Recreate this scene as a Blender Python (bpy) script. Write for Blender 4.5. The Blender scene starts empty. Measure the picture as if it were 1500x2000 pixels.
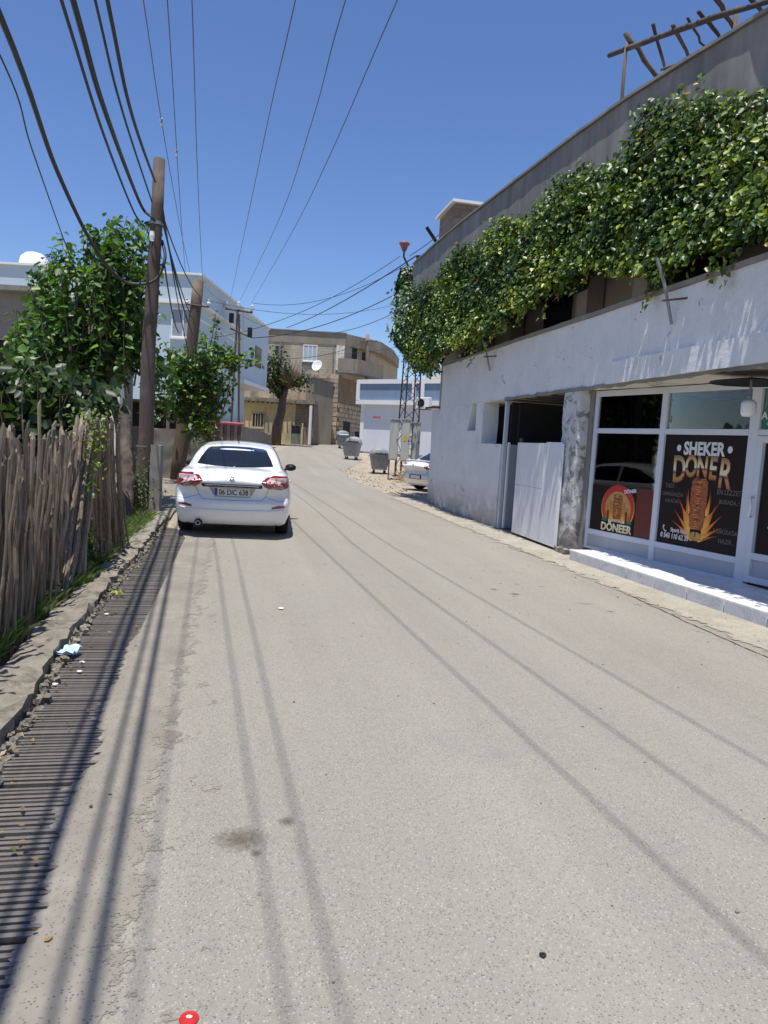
import bpy, bmesh, math, random
import numpy as np
from mathutils import Vector, Matrix
from mathutils.bvhtree import BVHTree
random.seed(5); rng = np.random.default_rng(5)
SC = bpy.context.scene; COL = SC.collection
rad = math.radians
# ---------------------------------------------------------------- camera, sky, sun, exposure
CF, CR, CH = 1387.0, rad(3.3), 1.6
CP = math.atan(134*math.cos(CR)/CF)
cam = bpy.data.cameras.new('camera'); camo = bpy.data.objects.new('camera', cam); COL.objects.link(camo)
cam.sensor_fit = 'VERTICAL'; cam.sensor_height = 36; cam.lens = 36*CF/2000; cam.clip_end = 5000; cam.clip_start = .05
fw = Vector((0, math.cos(CP), -math.sin(CP))); rt = Vector((1, 0, 0)); up = Vector((0, math.sin(CP), math.cos(CP)))
R2 = rt*math.cos(CR) + up*math.sin(CR); U2 = up*math.cos(CR) - rt*math.sin(CR)
camo.matrix_world = Matrix(((R2.x, U2.x, -fw.x, 0), (R2.y, U2.y, -fw.y, 0), (R2.z, U2.z, -fw.z, CH), (0, 0, 0, 1)))
SC.camera = camo
A12 = rad(12); S12, C12 = math.sin(A12), math.cos(A12)          # the street runs 12 degrees left of the view
LAT, FWD = .11, .20                                              # shadow offset per metre of height, across and along the street
sx, sy = LAT*C12 - FWD*S12, LAT*S12 + FWD*C12
w = bpy.data.worlds.new('World'); SC.world = w; w.use_nodes = True
nt = w.node_tree; nt.nodes.clear()
sky = nt.nodes.new('ShaderNodeTexSky'); sky.sky_type = 'NISHITA'; sky.sun_disc = False
sky.sun_elevation = math.atan(1/math.hypot(sx, sy)); sky.sun_rotation = math.atan2(-sx, -sy)
sky.altitude = 1200; sky.air_density = 1.15; sky.dust_density = .6; sky.ozone_density = 6.0
bg = nt.nodes.new('ShaderNodeBackground'); bg.inputs[1].default_value = .12
ow = nt.nodes.new('ShaderNodeOutputWorld'); hs = nt.nodes.new('ShaderNodeHueSaturation'); hs.inputs['Saturation'].default_value = 1.08; hs.inputs['Hue'].default_value = .509; hs.inputs['Value'].default_value = .97; nt.links.new(sky.outputs[0], hs.inputs['Color']); nt.links.new(hs.outputs[0], bg.inputs[0]); nt.links.new(bg.outputs[0], ow.inputs[0])
sl = bpy.data.lights.new('sun', 'SUN'); sl.energy = 4.6; sl.angle = rad(.53); sl.color = (1, .965, .9)
so = bpy.data.objects.new('sun', sl); COL.objects.link(so)
so.rotation_euler = Vector((sx, sy, -1)).to_track_quat('-Z', 'Y').to_euler()
so.location = (-8, -8, 40)
SC.view_settings.view_transform = 'Standard'; SC.view_settings.look = 'None'
SC.view_settings.exposure = .32; SC.view_settings.gamma = 1; SC.view_settings.use_curve_mapping = False
SC.cycles.max_bounces = 6; SC.cycles.transparent_max_bounces = 12

# ---------------------------------------------------------------- helpers
def at(px, py, Y, z=None):
    """world point seen at photo pixel px,py at distance Y (or on the level z)"""
    x, y = px-750, 1000-py
    xr = x*math.cos(CR) - y*math.sin(CR); yr = x*math.sin(CR) + y*math.cos(CR)
    dy = CF*math.cos(CP) + yr*math.sin(CP); dz = -CF*math.sin(CP) + yr*math.cos(CP)
    t = Y/dy if z is None else (z-CH)/dz
    return Vector((xr*t, dy*t, CH + dz*t))
def gu(u): return .041*min(max(u-31, 0), 31)
def W(v, u, z=0): return Vector((v*C12 - u*S12, v*S12 + u*C12, z))
def UV(p): return (p[0]*C12 + p[1]*S12, -p[0]*S12 + p[1]*C12)    # -> v,u
def G(x, y): return gu(UV((x, y))[1])
def tag(o, label=None, cat=None, group=None, kind=None):
    if label: o['label'] = label
    if cat: o['category'] = cat
    if group: o['group'] = group
    if kind: o['kind'] = kind
    return o
def thing(name, label, cat, loc=(0, 0, 0), rz=0, group=None):
    o = bpy.data.objects.new(name, None); COL.objects.link(o); o.empty_display_size = .2
    o.location = loc; o.rotation_euler = (0, 0, rz); return tag(o, label, cat, group)
def link(name, me, m, parent=None, smooth=False):
    o = bpy.data.objects.new(name, me); COL.objects.link(o)
    if m and not me.materials: me.materials.append(m)
    if smooth: me.polygons.foreach_set('use_smooth', [True]*len(me.polygons))
    if parent: o.parent = parent
    return o
class MB:
    """collects shapes in local coordinates; o = an origin that is subtracted"""
    def __init__(s, o=(0, 0, 0)): s.v = []; s.f = []; s.o = Vector(o)
    def add(s, vs, fs):
        n = len(s.v); s.v += [tuple(Vector(a)-s.o) for a in vs]; s.f += [tuple(i+n for i in f) for f in fs]; return s
    def box(s, a, b, jit=0, M=None):
        x0, y0, z0 = a; x1, y1, z1 = b
        vs = [Vector((x, y, z)) for z in (z0, z1) for y in (y0, y1) for x in (x0, x1)]
        if jit: vs = [p + Vector((random.uniform(-jit, jit), random.uniform(-jit, jit), random.uniform(-jit, jit))) for p in vs]
        if M: vs = [M @ p for p in vs]
        return s.add(vs, [(0, 2, 3, 1), (4, 5, 7, 6), (0, 1, 5, 4), (2, 6, 7, 3), (0, 4, 6, 2), (1, 3, 7, 5)])
    def tube(s, pts, r, n=6, cap=True):
        pts = [Vector(p) for p in pts]; rs = r if isinstance(r, (list, tuple)) else [r]*len(pts)
        base = len(s.v); X = None
        vs = []
        for i, p in enumerate(pts):
            d = (pts[min(i+1, len(pts)-1)] - pts[max(i-1, 0)]).normalized()
            if X is None:
                X = d.orthogonal().normalized()
            X = (X - d*X.dot(d)).normalized(); Yv = d.cross(X)
            for k in range(n):
                a = 2*math.pi*k/n; vs.append(p + (X*math.cos(a) + Yv*math.sin(a))*rs[i])
        fs = [(i*n+k, i*n+(k+1) % n, (i+1)*n+(k+1) % n, (i+1)*n+k) for i in range(len(pts)-1) for k in range(n)]
        if cap: fs += [tuple(range(n))[::-1], tuple((len(pts)-1)*n+k for k in range(n))]
        return s.add(vs, fs)
    def lathe(s, prof, c=(0, 0, 0), n=16, M=None):
        vs = []
        for r, z in prof:
            for k in range(n):
                a = 2*math.pi*k/n; p = Vector((r*math.cos(a), r*math.sin(a), z))
                vs.append((M @ p if M else p) + Vector(c))
        fs = [(i*n+k, i*n+(k+1) % n, (i+1)*n+(k+1) % n, (i+1)*n+k) for i in range(len(prof)-1) for k in range(n)]
        return s.add(vs, fs)
    def prism(s, poly, z0, z1, M=None):
        n = len(poly); vs = [Vector((x, y, z)) for z in (z0, z1) for x, y in poly]
        if M: vs = [M @ p for p in vs]
        return s.add(vs, [tuple(range(n))[::-1], tuple(range(n, 2*n))] + [(i, (i+1) % n, n+(i+1) % n, n+i) for i in range(n)])
    def build(s, name, m, parent=None, smooth=False, bevel=0):
        me = bpy.data.meshes.new(name); me.from_pydata(s.v, [], s.f); me.update()
        o = link(name, me, m, parent, smooth)
        if bevel:
            b = o.modifiers.new('b', 'BEVEL'); b.width = bevel; b.segments = 2; b.limit_method = 'ANGLE'
        return o
def struct(o): o['kind'] = 'structure'; return o
def stuff(o): o['kind'] = 'stuff'; return o
def rough_mesh(o, amt, sc, cuts=0, edge=.12):
    """subdivide a box-like part and push its surface about: broken, hand-made masonry"""
    bm = bmesh.new(); bm.from_mesh(o.data)
    bmesh.ops.remove_doubles(bm, verts=bm.verts, dist=.0005)
    for _ in range(7):
        es = [e for e in bm.edges if e.calc_length() > edge]
        if not es: break
        bmesh.ops.subdivide_edges(bm, edges=es, cuts=1, use_grid_fill=True)
    bmesh.ops.triangulate(bm, faces=bm.faces)
    from mathutils import noise
    for v in bm.verts:
        p = v.co*sc
        n = noise.noise_vector(p)*.7 + noise.noise_vector(p*3.1)*.3
        v.co += n*amt
    bm.to_mesh(o.data); bm.free(); o.data.polygons.foreach_set('use_smooth', [True]*len(o.data.polygons)); o.data.set_sharp_from_angle(angle=rad(38)); return o

# ---------------------------------------------------------------- materials
MATS = {}
def nodes(name):
    m = bpy.data.materials.new(name); m.use_nodes = True; t = m.node_tree; t.nodes.clear()
    out = t.nodes.new('ShaderNodeOutputMaterial'); b = t.nodes.new('ShaderNodeBsdfPrincipled'); t.links.new(b.outputs[0], out.inputs[0])
    return m, t, b, out
def N(t, typ, **k):
    n = t.nodes.new(typ)
    for a, v in k.items():
        if a.startswith('i_'):
            n.inputs[a[2:].replace('_', ' ')].default_value = v
        else: setattr(n, a, v)
    return n
def rgb(c): return (c[0], c[1], c[2], 1)
def ramp(t, src, stops):
    r = t.nodes.new('ShaderNodeValToRGB'); e = r.color_ramp.elements
    while len(e) > 1: e.remove(e[-1])
    e[0].position = stops[0][0]; e[0].color = rgb(stops[0][1]) if isinstance(stops[0][1], tuple) else (stops[0][1],)*3+(1,)
    for p, c in stops[1:]:
        k = e.new(p); k.color = rgb(c) if isinstance(c, tuple) else (c, c, c, 1)
    t.links.new(src, r.inputs[0]); return r.outputs[0]
def mixc(t, f, a, b, mode='MIX'):
    m = t.nodes.new('ShaderNodeMix'); m.data_type = 'RGBA'; m.blend_type = mode
    for k, x in ((0, f), (6, a), (7, b)):
        if isinstance(x, (int, float)): m.inputs[k].default_value = x
        elif isinstance(x, tuple): m.inputs[k].default_value = rgb(x)
        else: t.links.new(x, m.inputs[k])
    return m.outputs[2]
def noise(t, scale, detail=4, rough=.6, stretch=None, coord='Object', dist=0):
    c = t.nodes.new('ShaderNodeTexCoord'); n = t.nodes.new('ShaderNodeTexNoise')
    n.inputs['Scale'].default_value = scale; n.inputs['Detail'].default_value = detail; n.inputs['Roughness'].default_value = rough
    n.inputs['Distortion'].default_value = dist
    s = c.outputs[coord]
    if stretch:
        mp = t.nodes.new('ShaderNodeMapping'); mp.inputs['Scale'].default_value = stretch; t.links.new(s, mp.inputs[0]); s = mp.outputs[0]
    t.links.new(s, n.inputs['Vector']); return n.outputs['Fac']
def voro(t, scale, feature='F1', out='Distance', coord='Object', rnd=1):
    c = t.nodes.new('ShaderNodeTexCoord'); n = t.nodes.new('ShaderNodeTexVoronoi'); n.feature = feature
    n.inputs['Scale'].default_value = scale; n.inputs['Randomness'].default_value = rnd
    t.links.new(c.outputs[coord], n.inputs['Vector']); return n.outputs[out]
def bump(t, b, h, strength=.3, dist=.01):
    n = t.nodes.new('ShaderNodeBump'); n.inputs['Strength'].default_value = strength; n.inputs['Distance'].default_value = dist
    t.links.new(h, n.inputs['Height']); t.links.new(n.outputs[0], b.inputs['Normal'])
def M_(name, c, c2=None, scale=4, rough=.8, bmp=.2, bscale=40, metal=0, stretch=None, stain=None, sscale=1.2, sthr=(.5, .62), coat=0, spec=.5, bd=.01, brick=None):
    m, t, b, out = nodes(name)
    c2 = c2 or tuple(x*.8 for x in c)
    f = noise(t, scale, 5, .65, stretch)
    col = mixc(t, ramp(t, f, [(.3, 0.), (.7, 1.)]), c2, c)
    if stain:
        g = noise(t, sscale, 8, .72, (1, 1, .5), dist=.4)
        col = mixc(t, ramp(t, g, [(sthr[0], 0.), (sthr[1], 1.)]), col, stain)
    if brick:
        tc = t.nodes.new('ShaderNodeTexCoord'); sp = t.nodes.new('ShaderNodeSeparateXYZ'); t.links.new(tc.outputs['Object'], sp.inputs[0]); ad = N(t, 'ShaderNodeMath', operation='ADD'); t.links.new(sp.outputs[0], ad.inputs[0]); t.links.new(sp.outputs[1], ad.inputs[1])
        cb = t.nodes.new('ShaderNodeCombineXYZ'); t.links.new(ad.outputs[0], cb.inputs[0]); t.links.new(sp.outputs[2], cb.inputs[1]); bt = t.nodes.new('ShaderNodeTexBrick'); t.links.new(cb.outputs[0], bt.inputs['Vector'])
        bt.inputs['Scale'].default_value = 1; bt.inputs['Brick Width'].default_value = brick*2; bt.inputs['Row Height'].default_value = brick; bt.inputs['Mortar Size'].default_value = .03; bt.inputs['Color1'].default_value = (.7, .7, .7, 1); bt.inputs['Color2'].default_value = (1.15, 1.12, 1.05, 1); bt.inputs['Mortar'].default_value = (.5, .48, .45, 1)
        col = mixc(t, .45, col, bt.outputs['Color'], 'MULTIPLY')
    t.links.new(col, b.inputs['Base Color'])
    b.inputs['Roughness'].default_value = rough; b.inputs['Metallic'].default_value = metal
    b.inputs['Coat Weight'].default_value = coat; b.inputs['Coat Roughness'].default_value = .05
    b.inputs['Specular IOR Level'].default_value = spec
    if bmp: bump(t, b, noise(t, bscale, 6, .7, stretch), bmp, bd)
    MATS[name] = m; return m
def leafmat(name, rough=.32, trans=.22):
    m, t, b, out = nodes(name)
    a = t.nodes.new('ShaderNodeAttribute'); a.attribute_name = 'tint'
    t.links.new(a.outputs['Color'], b.inputs['Base Color']); b.inputs['Roughness'].default_value = rough
    b.inputs['Specular IOR Level'].default_value = .42
    tr = t.nodes.new('ShaderNodeBsdfTranslucent')
    tc = mixc(t, 1., a.outputs['Color'], (1.5, 1.6, .55), 'MULTIPLY'); t.links.new(tc, tr.inputs[0])
    mx = t.nodes.new('ShaderNodeMixShader'); mx.inputs[0].default_value = trans
    t.links.new(b.outputs[0], mx.inputs[1]); t.links.new(tr.outputs[0], mx.inputs[2]); t.links.new(mx.outputs[0], out.inputs[0])
    return m
# asphalt: worn, pale, with its stones showing
def asphalt():
    m, t, b, out = nodes('worn_asphalt')
    big = noise(t, .35, 5, .6); mid = noise(t, 2.2, 6, .7)
    base = mixc(t, ramp(t, big, [(.35, 0.), (.68, 1.)]), (.222, .204, .160), (.272, .251, .200))
    base = mixc(t, ramp(t, mid, [(.42, 0.), (.75, .55)]), base, (.215, .192, .16))
    lane = noise(t, 1.1, 4, .6, (1.2, .07, 1)); base = mixc(t, ramp(t, lane, [(.4, 0.), (.62, .55)]), base, (.315, .292, .236))
    pt = noise(t, .9, 7, .72, dist=.8); base = mixc(t, ramp(t, pt, [(.56, 0.), (.72, .6)]), base, (.195, .178, .148))
    v1 = voro(t, 120, out='Color'); v1d = voro(t, 120)
    sp = ramp(t, v1, [(.0, (.06, .056, .052)), (.24, (.11, .105, .10)), (.34, (.23, .215, .19)), (.62, (.28, .26, .23)), (.8, (.38, .355, .31)), (1, (.52, .48, .43))])
    stone = ramp(t, v1d, [(.28, 1.), (.55, 0.)])
    f = N(t, 'ShaderNodeMath', operation='MULTIPLY'); t.links.new(stone, f.inputs[0]); f.inputs[1].default_value = .85
    col = mixc(t, f.outputs[0], base, sp)
    v2 = voro(t, 62, out='Color'); v2d = voro(t, 62)
    rare = ramp(t, v2, [(.0, 1.), (.2, 1.), (.23, 0.)]); s2 = ramp(t, v2d, [(.12, 1.), (.3, 0.)])
    g = N(t, 'ShaderNodeMath', operation='MULTIPLY'); t.links.new(rare, g.inputs[0]); t.links.new(s2, g.inputs[1])
    col = mixc(t, g.outputs[0], col, (.085, .08, .075))
    fine = noise(t, 260, 2, .7); col = mixc(t, .16, col, ramp(t, fine, [(.3, (.12, .11, .1)), (.7, (.55, .52, .47))]))
    # hairline cracks, only here and there
    cr = voro(t, .55, 'DISTANCE_TO_EDGE'); k = N(t, 'ShaderNodeMath', operation='MULTIPLY')
    t.links.new(ramp(t, cr, [(.0, 1.), (.005, 0.)]), k.inputs[0]); t.links.new(ramp(t, noise(t, .8, 3), [(.5, 0.), (.6, .6)]), k.inputs[1])
    t.links.new(col, b.inputs['Base Color']); b.inputs['Roughness'].default_value = .86; b.inputs['Specular IOR Level'].default_value = .3
    ad = N(t, 'ShaderNodeMath', operation='ADD'); t.links.new(v1d, ad.inputs[0]); t.links.new(fine, ad.inputs[1])
    bump(t, b, ad.outputs[0], .38, .004); return m
ASPH = asphalt()
DIRT = M_('dry_earth', (.41, .35, .265), (.30, .25, .185), 3, .95, .35, 30, stain=(.24, .19, .13), sscale=1.6, bd=.01)
SAND = M_('washed_sand', (.335, .30, .245), (.255, .225, .18), 9, .95, .6, 90, bd=.006)
KERB = M_('old_concrete_kerb', (.33, .295, .235), (.20, .178, .14), 7, .92, .9, 28, stain=(.12, .105, .08), sscale=5, sthr=(.5, .62), bd=.03)
CONC = M_('raw_concrete', (.27, .255, .23), (.19, .18, .165), 2.5, .92, .4, 50, stain=(.13, .12, .11), sscale=2.2, sthr=(.55, .75))
PARA = M_('streaked_grey_render', (.27, .262, .245), (.15, .148, .14), 3.6, .94, .35, 60, stretch=(1, 1, .14), stain=(.30, .29, .27), sscale=1.6, sthr=(.58, .7))
def whitewash(name, dirt=.5, c=(.70, .72, .745), thr=.615):
    m, t, b, out = nodes(name)
    col = mixc(t, ramp(t, noise(t, 1.3, 6, .7), [(.35, 0.), (.7, 1.)]), tuple(x*.86 for x in c), c)
    streak = noise(t, 3, 6, .75, (1.1, 1.1, .22)); col = mixc(t, ramp(t, streak, [(.54, 0.), (.78, .4)]), col, (.44, .42, .385))
    # scuffed near the ground, flaking in patches
    tc = t.nodes.new('ShaderNodeTexCoord'); sp = t.nodes.new('ShaderNodeSeparateXYZ'); t.links.new(tc.outputs['Object'], sp.inputs[0])
    low = ramp(t, sp.outputs['Z'], [(0., 1.), (.9, .0)])
    g = N(t, 'ShaderNodeMath', operation='MULTIPLY'); t.links.new(low, g.inputs[0]); t.links.new(ramp(t, noise(t, 2.6, 8, .75), [(.40, 0.), (.52, .9)]), g.inputs[1])
    col = mixc(t, g.outputs[0], col, (.30, .28, .255))
    fl = noise(t, 3.4, 9, .78, dist=.6); k = N(t, 'ShaderNodeMath', operation='MULTIPLY'); t.links.new(ramp(t, fl, [(thr, 0.), (thr+.02, 1.)]), k.inputs[0]); k.inputs[1].default_value = dirt
    col = mixc(t, k.outputs[0], col, (.24, .225, .2))
    cr = voro(t, 1.1, 'DISTANCE_TO_EDGE'); k2 = N(t, 'ShaderNodeMath', operation='MULTIPLY')
    t.links.new(ramp(t, cr, [(.0, 1.), (.006, 0.)]), k2.inputs[0]); t.links.new(ramp(t, noise(t, 1.1, 3), [(.55, 0.), (.65, .7)]), k2.inputs[1])
    col = mixc(t, k2.outputs[0], col, (.2, .19, .17))
    t.links.new(col, b.inputs['Base Color']); b.inputs['Roughness'].default_value = .85
    bump(t, b, noise(t, 9, 8, .7), .45, .03); return m
WW = whitewash('whitewashed_plaster', .8, (.76, .765, .77)); WWD = whitewash('flaking_whitewash', 1., (.60, .60, .60), .52)
CREAM = M_('cream_soffit_paint', (.78, .72, .60), (.68, .61, .5), 2, .85, .2, 30, stain=(.36, .32, .26), sscale=2)
BEIGE = M_('beige_render', (.42, .38, .32), (.34, .31, .26), 1.5, .9, .3, 30)
ALU = M_('white_frame_paint', (.60, .63, .68), (.56, .59, .64), 3, .38, .03, 60)
PANEL = M_('grey_lower_panel', (.40, .42, .46), (.36, .38, .42), 3, .45, .03, 60)
SHEET = M_('white_sheet_metal', (.74, .75, .77), (.66, .675, .70), 2.5, .5, .12, 12, stain=(.42, .4, .37), sscale=3, sthr=(.6, .8))
def marble():
    m, t, b, out = nodes('white_marble_tile')
    f = noise(t, 2.2, 8, .6, dist=1.5)
    col = ramp(t, f, [(.3, (.84, .84, .83)), (.48, (.82, .82, .81)), (.5, (.60, .605, .61)), (.515, (.76, .76, .755)), (.75, (.81, .81, .80))])
    col = mixc(t, ramp(t, noise(t, 5, 6), [(.5, 0.), (.8, .25)]), col, (.5, .46, .4))
    t.links.new(col, b.inputs['Base Color']); b.inputs['Roughness'].default_value = .32; return m
TILE = marble()
BLACK = M_('black_metal', (.012, .012, .013), (.009, .009, .01), 5, .6, .05, 40, spec=.25)
IRON = M_('rusty_iron', (.12, .065, .045), (.06, .04, .032), 8, .75, .3, 60)
def woodmat(name, c, c2, rough=.85):
    m, t, b, out = nodes(name)
    g = noise(t, 9, 8, .75, (6, 6, .35)); l = noise(t, 1.4, 3)
    col = mixc(t, ramp(t, g, [(.36, 0.), (.64, 1.)]), c2, c); oi = t.nodes.new('ShaderNodeObjectInfo')
    col = mixc(t, ramp(t, oi.outputs['Random'], [(0, .0), (.6, .55), (.62, 0.)]), col, tuple(x*.55 for x in c2)); col = mixc(t, ramp(t, oi.outputs['Random'], [(.7, 0.), (1, .5)]), col, tuple(min(x*1.45, .6) for x in c))
    col = mixc(t, ramp(t, l, [(.55, 0.), (.75, .4)]), col, (.34, .29, .22))
    t.links.new(col, b.inputs['Base Color']); b.inputs['Roughness'].default_value = rough; bump(t, b, g, .8, .02); return m
STAKE = woodmat('weathered_stake_wood', (.37, .295, .215), (.12, .09, .066))
FRESH = woodmat('orange_split_wood', (.45, .25, .10), (.30, .15, .06))
POLE = woodmat('creosoted_pole_wood', (.17, .125, .10), (.085, .064, .053))
POLE2 = woodmat('brown_pole_wood', (.24, .175, .115), (.13, .095, .062))
BARK = woodmat('tree_bark', (.17, .125, .09), (.075, .055, .04))
DRYB = woodmat('dry_branch', (.10, .075, .058), (.04, .03, .025))
STONE = M_('cut_stone', (.58, .46, .31), (.42, .33, .22), 1.6, .9, .6, 14, stain=(.24, .19, .14), sscale=1.5, bd=.03)
BROWNW = M_('brown_stone_wall', (.30, .23, .165), (.2, .155, .11), 1.2, .95, .6, 8, bd=.05, brick=.22)
RUBBLE = M_('rubble_stone', (.28, .25, .21), (.15, .13, .11), 2.5, .95, .7, 9, bd=.06)
YELLOW = M_('faded_yellow_wash', (.66, .50, .19), (.54, .43, .23), 1.0, .92, .3, 10, stain=(.36, .3, .22), sscale=.7, sthr=(.48, .6))
UPPER = M_('sand_coloured_render', (.50, .43, .32), (.38, .33, .25), .9, .92, .3, 9, stretch=(1, 1, .4), stain=(.27, .23, .17), sscale=.7, sthr=(.52, .7), brick=.22)
UPDARK = M_('dirty_parapet_render', (.30, .255, .19), (.2, .17, .13), 1.1, .92, .3, 9, stretch=(1, 1, .3))
LBLUE = M_('pale_blue_facade', (.50, .60, .66), (.46, .56, .62), .6, .8, .08, 10)
LBLUE2 = M_('blue_band', (.22, .30, .40), (.17, .24, .33), 1.1, .6, .1, 10, stretch=(1, 1, .4))
WHITE = M_('white_paint', (.78, .78, .77), (.72, .72, .71), 1.0, .7, .08, 20)
PALEW = M_('pale_grey_wall', (.66, .69, .74), (.6, .63, .68), .8, .8, .1, 10)
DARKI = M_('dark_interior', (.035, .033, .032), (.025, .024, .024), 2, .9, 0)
CEILW = woodmat('ceiling_planks', (.16, .13, .10), (.07, .055, .042))
INW = M_('dim_inner_wall', (.42, .40, .37), (.34, .32, .30), 2, .9, .1)
WGLASS = M_('dark_window_pane', (.03, .035, .04), (.02, .025, .03), 1, .12, 0)
SHUT = M_('grey_shutter', (.30, .33, .36), (.26, .29, .32), 3, .6, .1)
CABLE = M_('black_cable', (.03, .03, .034), (.02, .02, .022), 5, .55, 0)
WIRE = M_('bare_wire', (.13, .13, .14), (.1, .1, .11), 5, .5, 0, metal=.3)
GREYM = M_('galvanised_steel', (.29, .30, .30), (.19, .195, .20), 5, .6, .15, 25, metal=.1, stain=(.16, .13, .11), sscale=5, sthr=(.6, .75))
CABIN = M_('faded_cabinet_paint', (.46, .47, .43), (.38, .39, .36), 2, .6, .1, 20, stain=(.33, .2, .09), sscale=2.5, sthr=(.66, .74))
GRATE = M_('worn_steel_bar', (.30, .27, .235), (.16, .145, .125), 14, .5, .3, 60, metal=.5, stain=(.30, .25, .19), sscale=9, sthr=(.55, .75))
def carpaint(name):
    m, t, b, out = nodes(name); b.inputs['Base Color'].default_value = (.80, .81, .82, 1); b.inputs['Roughness'].default_value = .35
    b.inputs['Coat Weight'].default_value = 1; b.inputs['Coat Roughness'].default_value = .03
    d = noise(t, 6, 8, .7); col = mixc(t, ramp(t, d, [(.5, 0.), (.8, .25)]), (.80, .81, .82), (.60, .57, .52)); t.links.new(col, b.inputs['Base Color']); return m
CARW = carpaint('white_car_paint')
CARG = M_('tinted_car_glass', (.012, .014, .016), (.008, .01, .012), 2, .05, 0, spec=.8)
REDL = M_('red_lamp_plastic', (.30, .012, .015), (.2, .008, .01), 4, .12, .2, 60, coat=1)
CLRL = M_('clear_lamp_plastic', (.60, .46, .46), (.42, .28, .28), 14, .3, .05, 90)
CHROME = M_('chrome', (.75, .76, .78), (.6, .61, .63), 3, .12, 0, metal=1)
TYRE = M_('tyre_rubber', (.018, .018, .018), (.012, .012, .012), 8, .85, .2, 80)
PLATEW = M_('plate_white', (.75, .75, .73), (.68, .68, .66), 8, .5, 0)
PLATEB = M_('plate_blue', (.02, .07, .42), None, 3, .5, 0)
LGREY = M_('light_grey_plastic', (.42, .43, .44), None, 3, .5, 0)
PRINTB = M_('poster_black', (.014, .010, .010), (.024, .014, .012), 1.4, .5, 0, spec=.15)
PRINTR = M_('poster_dark_red', (.13, .018, .014), (.10, .012, .01), 1.5, .35, 0)
PRINTW = M_('print_white', (.72, .72, .72), None, 3, .4, 0)
PRINTG = M_('print_faint_grey', (.15, .14, .135), None, 3, .4, 0)
GREEN = M_('print_green', (.02, .16, .08), None, 3, .4, 0)
def grad(name, stops, axis='Z', wob=0, freq=1.):
    m, t, b, out = nodes(name); tc = t.nodes.new('ShaderNodeTexCoord'); sp = t.nodes.new('ShaderNodeSeparateXYZ')
    t.links.new(tc.outputs['Generated'], sp.inputs[0]); s = sp.outputs[axis]
    if wob:
        a = N(t, 'ShaderNodeMath', operation='MULTIPLY_ADD'); t.links.new(noise(t, 14, 4, .7), a.inputs[0]); a.inputs[1].default_value = wob; t.links.new(s, a.inputs[2]); s = a.outputs[0]
    if freq != 1:
        a = N(t, 'ShaderNodeMath', operation='MULTIPLY'); t.links.new(s, a.inputs[0]); a.inputs[1].default_value = freq
        c = N(t, 'ShaderNodeMath', operation='FRACT'); t.links.new(a.outputs[0], c.inputs[0]); s = c.outputs[0]
    t.links.new(ramp(t, s, stops), b.inputs['Base Color']); b.inputs['Roughness'].default_value = .38; return m
GOLD = grad('print_gold', [(0, (.35, .13, .03)), (.3, (.5, .28, .09)), (.42, (.10, .03, .015)), (.5, (.75, .68, .5)), (.7, (.7, .55, .28)), (1, (.3, .17, .06))], 'Y', .1)
MEAT = grad('print_roast_meat', [(0, (.05, .012, .008)), (.3, (.32, .06, .02)), (.5, (.66, .26, .07)), (.65, (.38, .08, .02)), (1, (.05, .014, .01))], 'Y', .9, 9.)
FLAME = grad('print_flame', [(0, (.85, .58, .16)), (.3, (.85, .38, .05)), (.65, (.62, .14, .02)), (1, (.28, .03, .01))], 'Y', .2)
GLOW = M_('print_glow', (.42, .16, .04), (.55, .36, .1), 9, .4, 0)
REDC = M_('red_foil', (.55, .03, .025), (.4, .02, .02), 30, .3, .2, 60)
PACK = M_('pale_blue_packet', (.32, .50, .72), (.6, .68, .75), 30, .4, .3, 40)
PINK = M_('pink_lamp_shell', (.30, .10, .11), (.2, .07, .08), 5, .5, 0)
REDT = M_('red_plastic_sheet', (.45, .12, .11), (.32, .09, .08), 3, .7, .1)
LEAF = leafmat('vine_leaf', .4, .2); LEAF2 = leafmat('tree_leaf', .42, .36); DRYG = leafmat('grass_blade', .6, .3)
CORE = M_('shaded_inner_foliage', (.018, .035, .012), (.01, .02, .008), 14, .8, 1, 18, bd=.1)
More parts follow.
